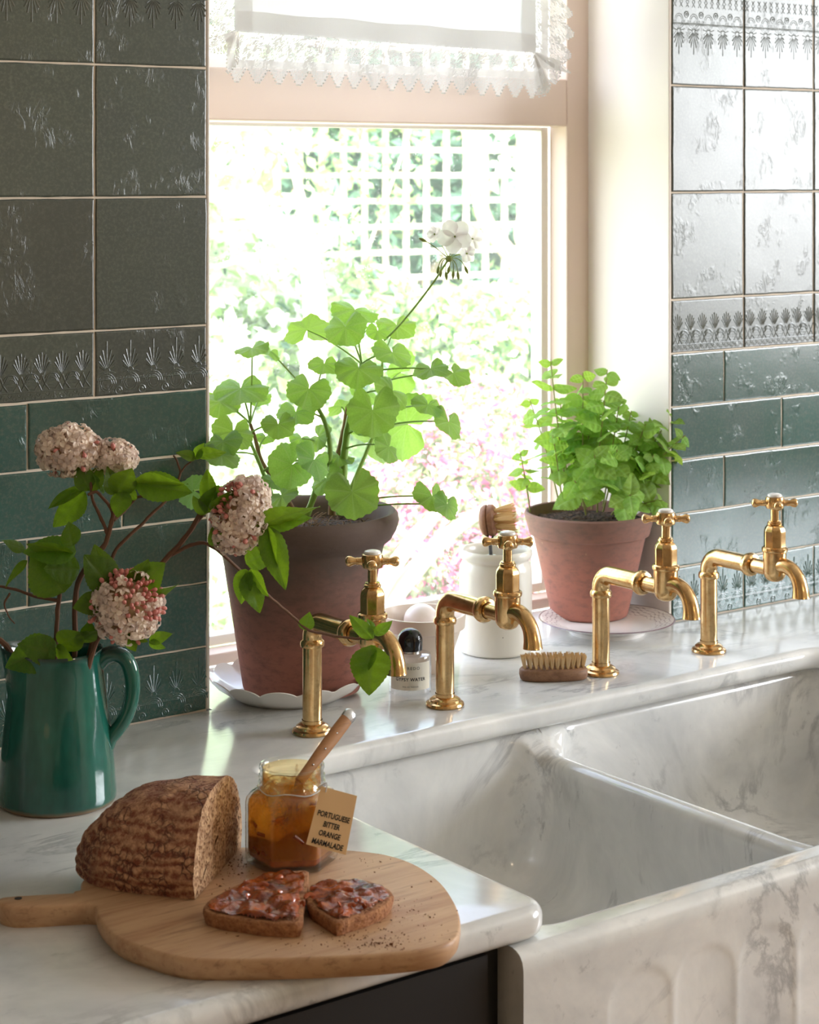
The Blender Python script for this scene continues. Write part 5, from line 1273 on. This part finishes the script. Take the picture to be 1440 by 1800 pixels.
def leaf_cloud(n_, centers, size, seed, shell=.55, droop=.2):
    """n_ folded leaves spread over ellipsoids [(c, r, weight)]; returns MB-like verts/faces"""
    rg = np.random.default_rng(seed); wts = np.array([c[2] for c in centers], float); wts /= wts.sum()
    which = rg.choice(len(centers), n_, p=wts); C = np.array([c[0] for c in centers], float)[which]; RR = np.array([c[1] for c in centers], float)[which]
    d = rg.normal(size=(n_, 3)); d /= np.linalg.norm(d, axis=1)[:, None]
    rad = shell + (1-shell)*rg.random(n_)**.5
    p = C + d*RR*rad[:, None]; p[:, 2] = np.maximum(p[:, 2], GZ + .01)
    nrm = d + rg.normal(size=(n_, 3))*.7 + np.array([0, 0, .5]); nrm /= np.linalg.norm(nrm, axis=1)[:, None]
    t = np.cross(nrm, rg.normal(size=(n_, 3))); t /= np.linalg.norm(t, axis=1)[:, None]; b = np.cross(nrm, t)
    s = size*(.6 + .8*rg.random(n_))[:, None]
    v = np.stack([p - t*s*.5, p + b*s*.28 + nrm*s*.06, p + t*s*.5 - nrm*s*droop, p - b*s*.28 + nrm*s*.06], 1).reshape(-1, 3)
    i = np.arange(n_)*4; f = np.concatenate([np.stack([i, i+1, i+2], 1), np.stack([i, i+2, i+3], 1)])
    return v, f
def cloud_obj(name, parts, mats, parent):
    vs, fs, mi, base = [], [], [], 0
    for k, (v, f) in enumerate(parts): vs.append(v); fs.append(f + base); mi += [k]*len(f); base += len(v)
    V = np.concatenate(vs) - np.array(org(parent)); Fc = np.concatenate(fs)
    me = bpy.data.meshes.new(name); me.from_pydata(V.tolist(), [], Fc.tolist())
    for m_ in mats: me.materials.append(M[m_])
    me.polygons.foreach_set('material_index', mi); me.update()
    o = put(name, me, parent); o['kind'] = 'stuff'; return o
def stems_to(parent, base, tips, r, mat):
    for k, t in enumerate(tips):
        mb = MB(); base_, t = Vector(base), Vector(t); mb.tube(smooth_path([base_, base_.lerp(t, .5) + Vector((.03*math.sin(k*3), .03*math.cos(k*2), .02)), t], 4), [r*(1-.7*i/8) for i in range(9)], 6); mb.build('branch', M[mat], parent)
# hedge behind the trellis
hd = thing('garden_hedge', (3.4, 4.9, GZ), 'dark green leafy hedge behind the garden trellis', 'hedge')
cs = [((x, 4.95 + .1*math.sin(x*3), z), (.42, .38, .42), 1) for x in np.arange(1.2, 6.6, .45) for z in np.arange(GZ+.3, 2.3, .5)]
cloud_obj('foliage', [leaf_cloud(26000, cs, .085, 1, .6), leaf_cloud(1500, [((c[0][0], c[0][1]-.12, c[0][2]), c[1], 1) for c in cs], .075, 2, .9)], ['hedge', 'shrub'], hd)
stems_to(hd, (3.4, 4.95, GZ), [(x, 4.95, 1.6) for x in (1.6, 2.6, 3.4, 4.4, 5.4)], .03, 'trunk')
mb = MB(); mb.box((1.0, 5.35, GZ), (6.8, 5.45, 2.4)); mb.build('inner_twigs', M['hedge'], hd, smooth=False)
# trellis
tr = thing('garden_trellis', (3.2, 4.0, GZ), 'sun-bleached wooden lattice trellis in front of the hedge', 'trellis')
sl = .019
for i in range(14):
    x = 2.60 + .0985*i; mb = MB(); mb.box((x-sl/2, 4.0, .10), (x+sl/2, 4.014, 1.25)); mb.build('slat', M['lattice'], tr, smooth=False)
for i in range(11):
    z = .165 + .0985*i; mb = MB(); mb.box((2.55, 3.985, z-sl/2), (3.93, 3.9995, z+sl/2)); mb.build('slat', M['lattice'], tr, smooth=False)
for x in (2.56, 3.92):
    mb = MB(); mb.box((x-.03, 4.015, GZ), (x+.03, 4.06, 1.28)); mb.build('post', M['lattice'], tr, smooth=False)
# climber on the trellis
cl_ = thing('trellis_climber', (2.62, 3.93, GZ), 'pale leafy climber sprawling over the left of the trellis', 'climber')
cloud_obj('foliage', [leaf_cloud(420, [((2.6, 3.90, .95), (.28, .08, .25), 1), ((2.75, 3.90, .45), (.25, .07, .16), .8), ((3.1, 3.9, .98), (.4, .06, .12), .5), ((3.75, 3.9, .85), (.22, .07, .3), .7)], .07, 71, .2), leaf_cloud(260, [((2.9, 3.90, .7), (.5, .07, .4), 1)], .05, 72, .1)], ['pale', 'shrub'], cl_)
stems_to(cl_, (2.62, 3.93, GZ), [(2.6, 3.92, .95), (2.8, 3.92, .6), (3.3, 3.92, .95)], .01, 'branch')
# shrubs
def shrub(name, label, base, clouds, n_, size, mats, seed, stem_mat='branch', shell=.45, group=None):
    o = thing(name, base, label, 'shrub', group); parts = []
    for k, m_ in enumerate(mats): parts.append(leaf_cloud(int(n_*m_[1]), clouds, size*m_[2], seed+k, shell))
    cloud_obj('foliage', parts, [m_[0] for m_ in mats], o)
    stems_to(o, base, [c[0] for c in clouds], .012, stem_mat); return o
shrub('pale_sunlit_shrub', 'pale shrub with blown-out sunlight in its leaf colour at the left edge of the window view', (1.55, 2.9, GZ), [((1.55, 2.9, .75), (.42, .35, .38), 1.2), ((1.75, 3.1, .25), (.42, .35, .35), 1), ((1.45, 2.7, -.1), (.4, .35, .4), 1), ((1.9, 3.2, 1.0), (.35, .3, .3), .5)], 5200, .062, [('pale', 1, 1), ('shrub', .25, 1)], 11)
shrub('green_shrub', 'sunlit yellow-green shrub below the trellis, left of the flower stalk', (2.15, 3.1, GZ), [((2.15, 3.1, .02), (.42, .35, .30), 1), ((2.5, 3.3, .10), (.38, .3, .28), 1)], 3600, .06, [('shrub', 1, 1), ('pale', .4, 1), ('hedge', .12, .9)], 21, group='sunlit shrubs below the trellis')
shrub('green_shrub', 'sunlit yellow-green shrub below the trellis, behind the potted mint', (3.05, 3.1, GZ), [((2.95, 3.2, .02), (.40, .35, .27), 1), ((3.4, 3.2, .05), (.40, .35, .30), 1), ((3.0, 2.8, -.25), (.42, .3, .25), .8)], 4200, .06, [('shrub', 1, 1), ('pale', .45, 1), ('hedge', .12, .9)], 31, group='sunlit shrubs below the trellis')
shrub('green_shrub', 'low pale green shrub in front, below the pelargonium leaves', (1.45, 2.2, GZ), [((1.4, 2.3, -.25), (.40, .3, .28), 1), ((1.05, 1.9, -.38), (.35, .3, .22), .8)], 2600, .05, [('pale', 1, 1), ('shrub', .5, 1)], 41, group='sunlit shrubs below the trellis')
hb = thing('heather_bush', (1.70, 1.70, GZ), 'pink flowering heather bush just outside the window behind the crock', 'shrub')
hc_ = [((1.62, 1.62, -.16), (.22, .22, .26), 1.2), ((1.86, 1.80, -.10), (.26, .24, .26), 1.2), ((1.45, 1.55, -.36), (.2, .2, .2), .8), ((1.75, 1.6, -.40), (.28, .24, .22), 1)]
cloud_obj('flowers', [leaf_cloud(5200, hc_, .026, 51, .75), leaf_cloud(3200, hc_, .030, 52, .5)], ['heather', 'heathleaf'], hb)
stems_to(hb, (1.70, 1.70, GZ), [c[0] for c in hc_] + [(1.5, 1.6, .02), (2.0, 1.8, .1)], .008, 'trunk')
# bare branches, each a limb of a pruned climber or small tree
def limb(name, label, cat, segs, y, mat, group=None):
    b = ony(segs[0][0][0][0], segs[0][0][0][1], y); o = thing(name, (b.x, b.y, GZ), label, cat, group)
    for pts, r in segs:
        path = smooth_path([ony(p[0], p[1], y + (p[2] if len(p) > 2 else 0)) for p in pts], 4); n_ = len(path); mb = MB()
        mb.tube(path, [r*(1 - .5*i/(n_-1)) for i in range(n_)], 8); mb.build('limb', M[mat], o)
limb('pruned_tree', 'tan forked tree trunk standing at the right of the trellis', 'tree', [([(935, 1000), (930, 700), (925, 520), (918, 480), (890, 440), (860, 400), (845, 360), (838, 300), (845, 200)], .042), ([(930, 620), (925, 480), (928, 400), (935, 300), (930, 180)], .030), ([(918, 440), (910, 400), (932, 340)], .016), ([(845, 340), (830, 290), (815, 225)], .018)], 3.5, 'trunk')
limb('pruned_tree', 'pale arching tree limbs at the left of the window view', 'tree', [([(545, 900), (548, 700), (555, 560), (545, 470), (520, 430), (470, 395), (420, 360), (340, 330)], .040), ([(540, 450), (500, 400), (440, 395), (360, 402)], .016), ([(552, 540), (548, 430), (535, 370), (520, 310), (500, 225)], .018), ([(530, 470), (500, 445), (450, 450), (380, 470)], .012), ([(545, 640), (520, 590), (470, 600), (400, 640)], .014)], 2.5, 'branch')
limb('bare_branch', 'thick white bare branch crossing the pink heather', 'branch', [([(640, 1090), (700, 985), (745, 930), (800, 862)], .020), ([(650, 1100), (740, 990), (800, 930), (870, 885)], .022), ([(700, 930), (730, 950), (760, 965)], .008)], 1.05, 'branch')
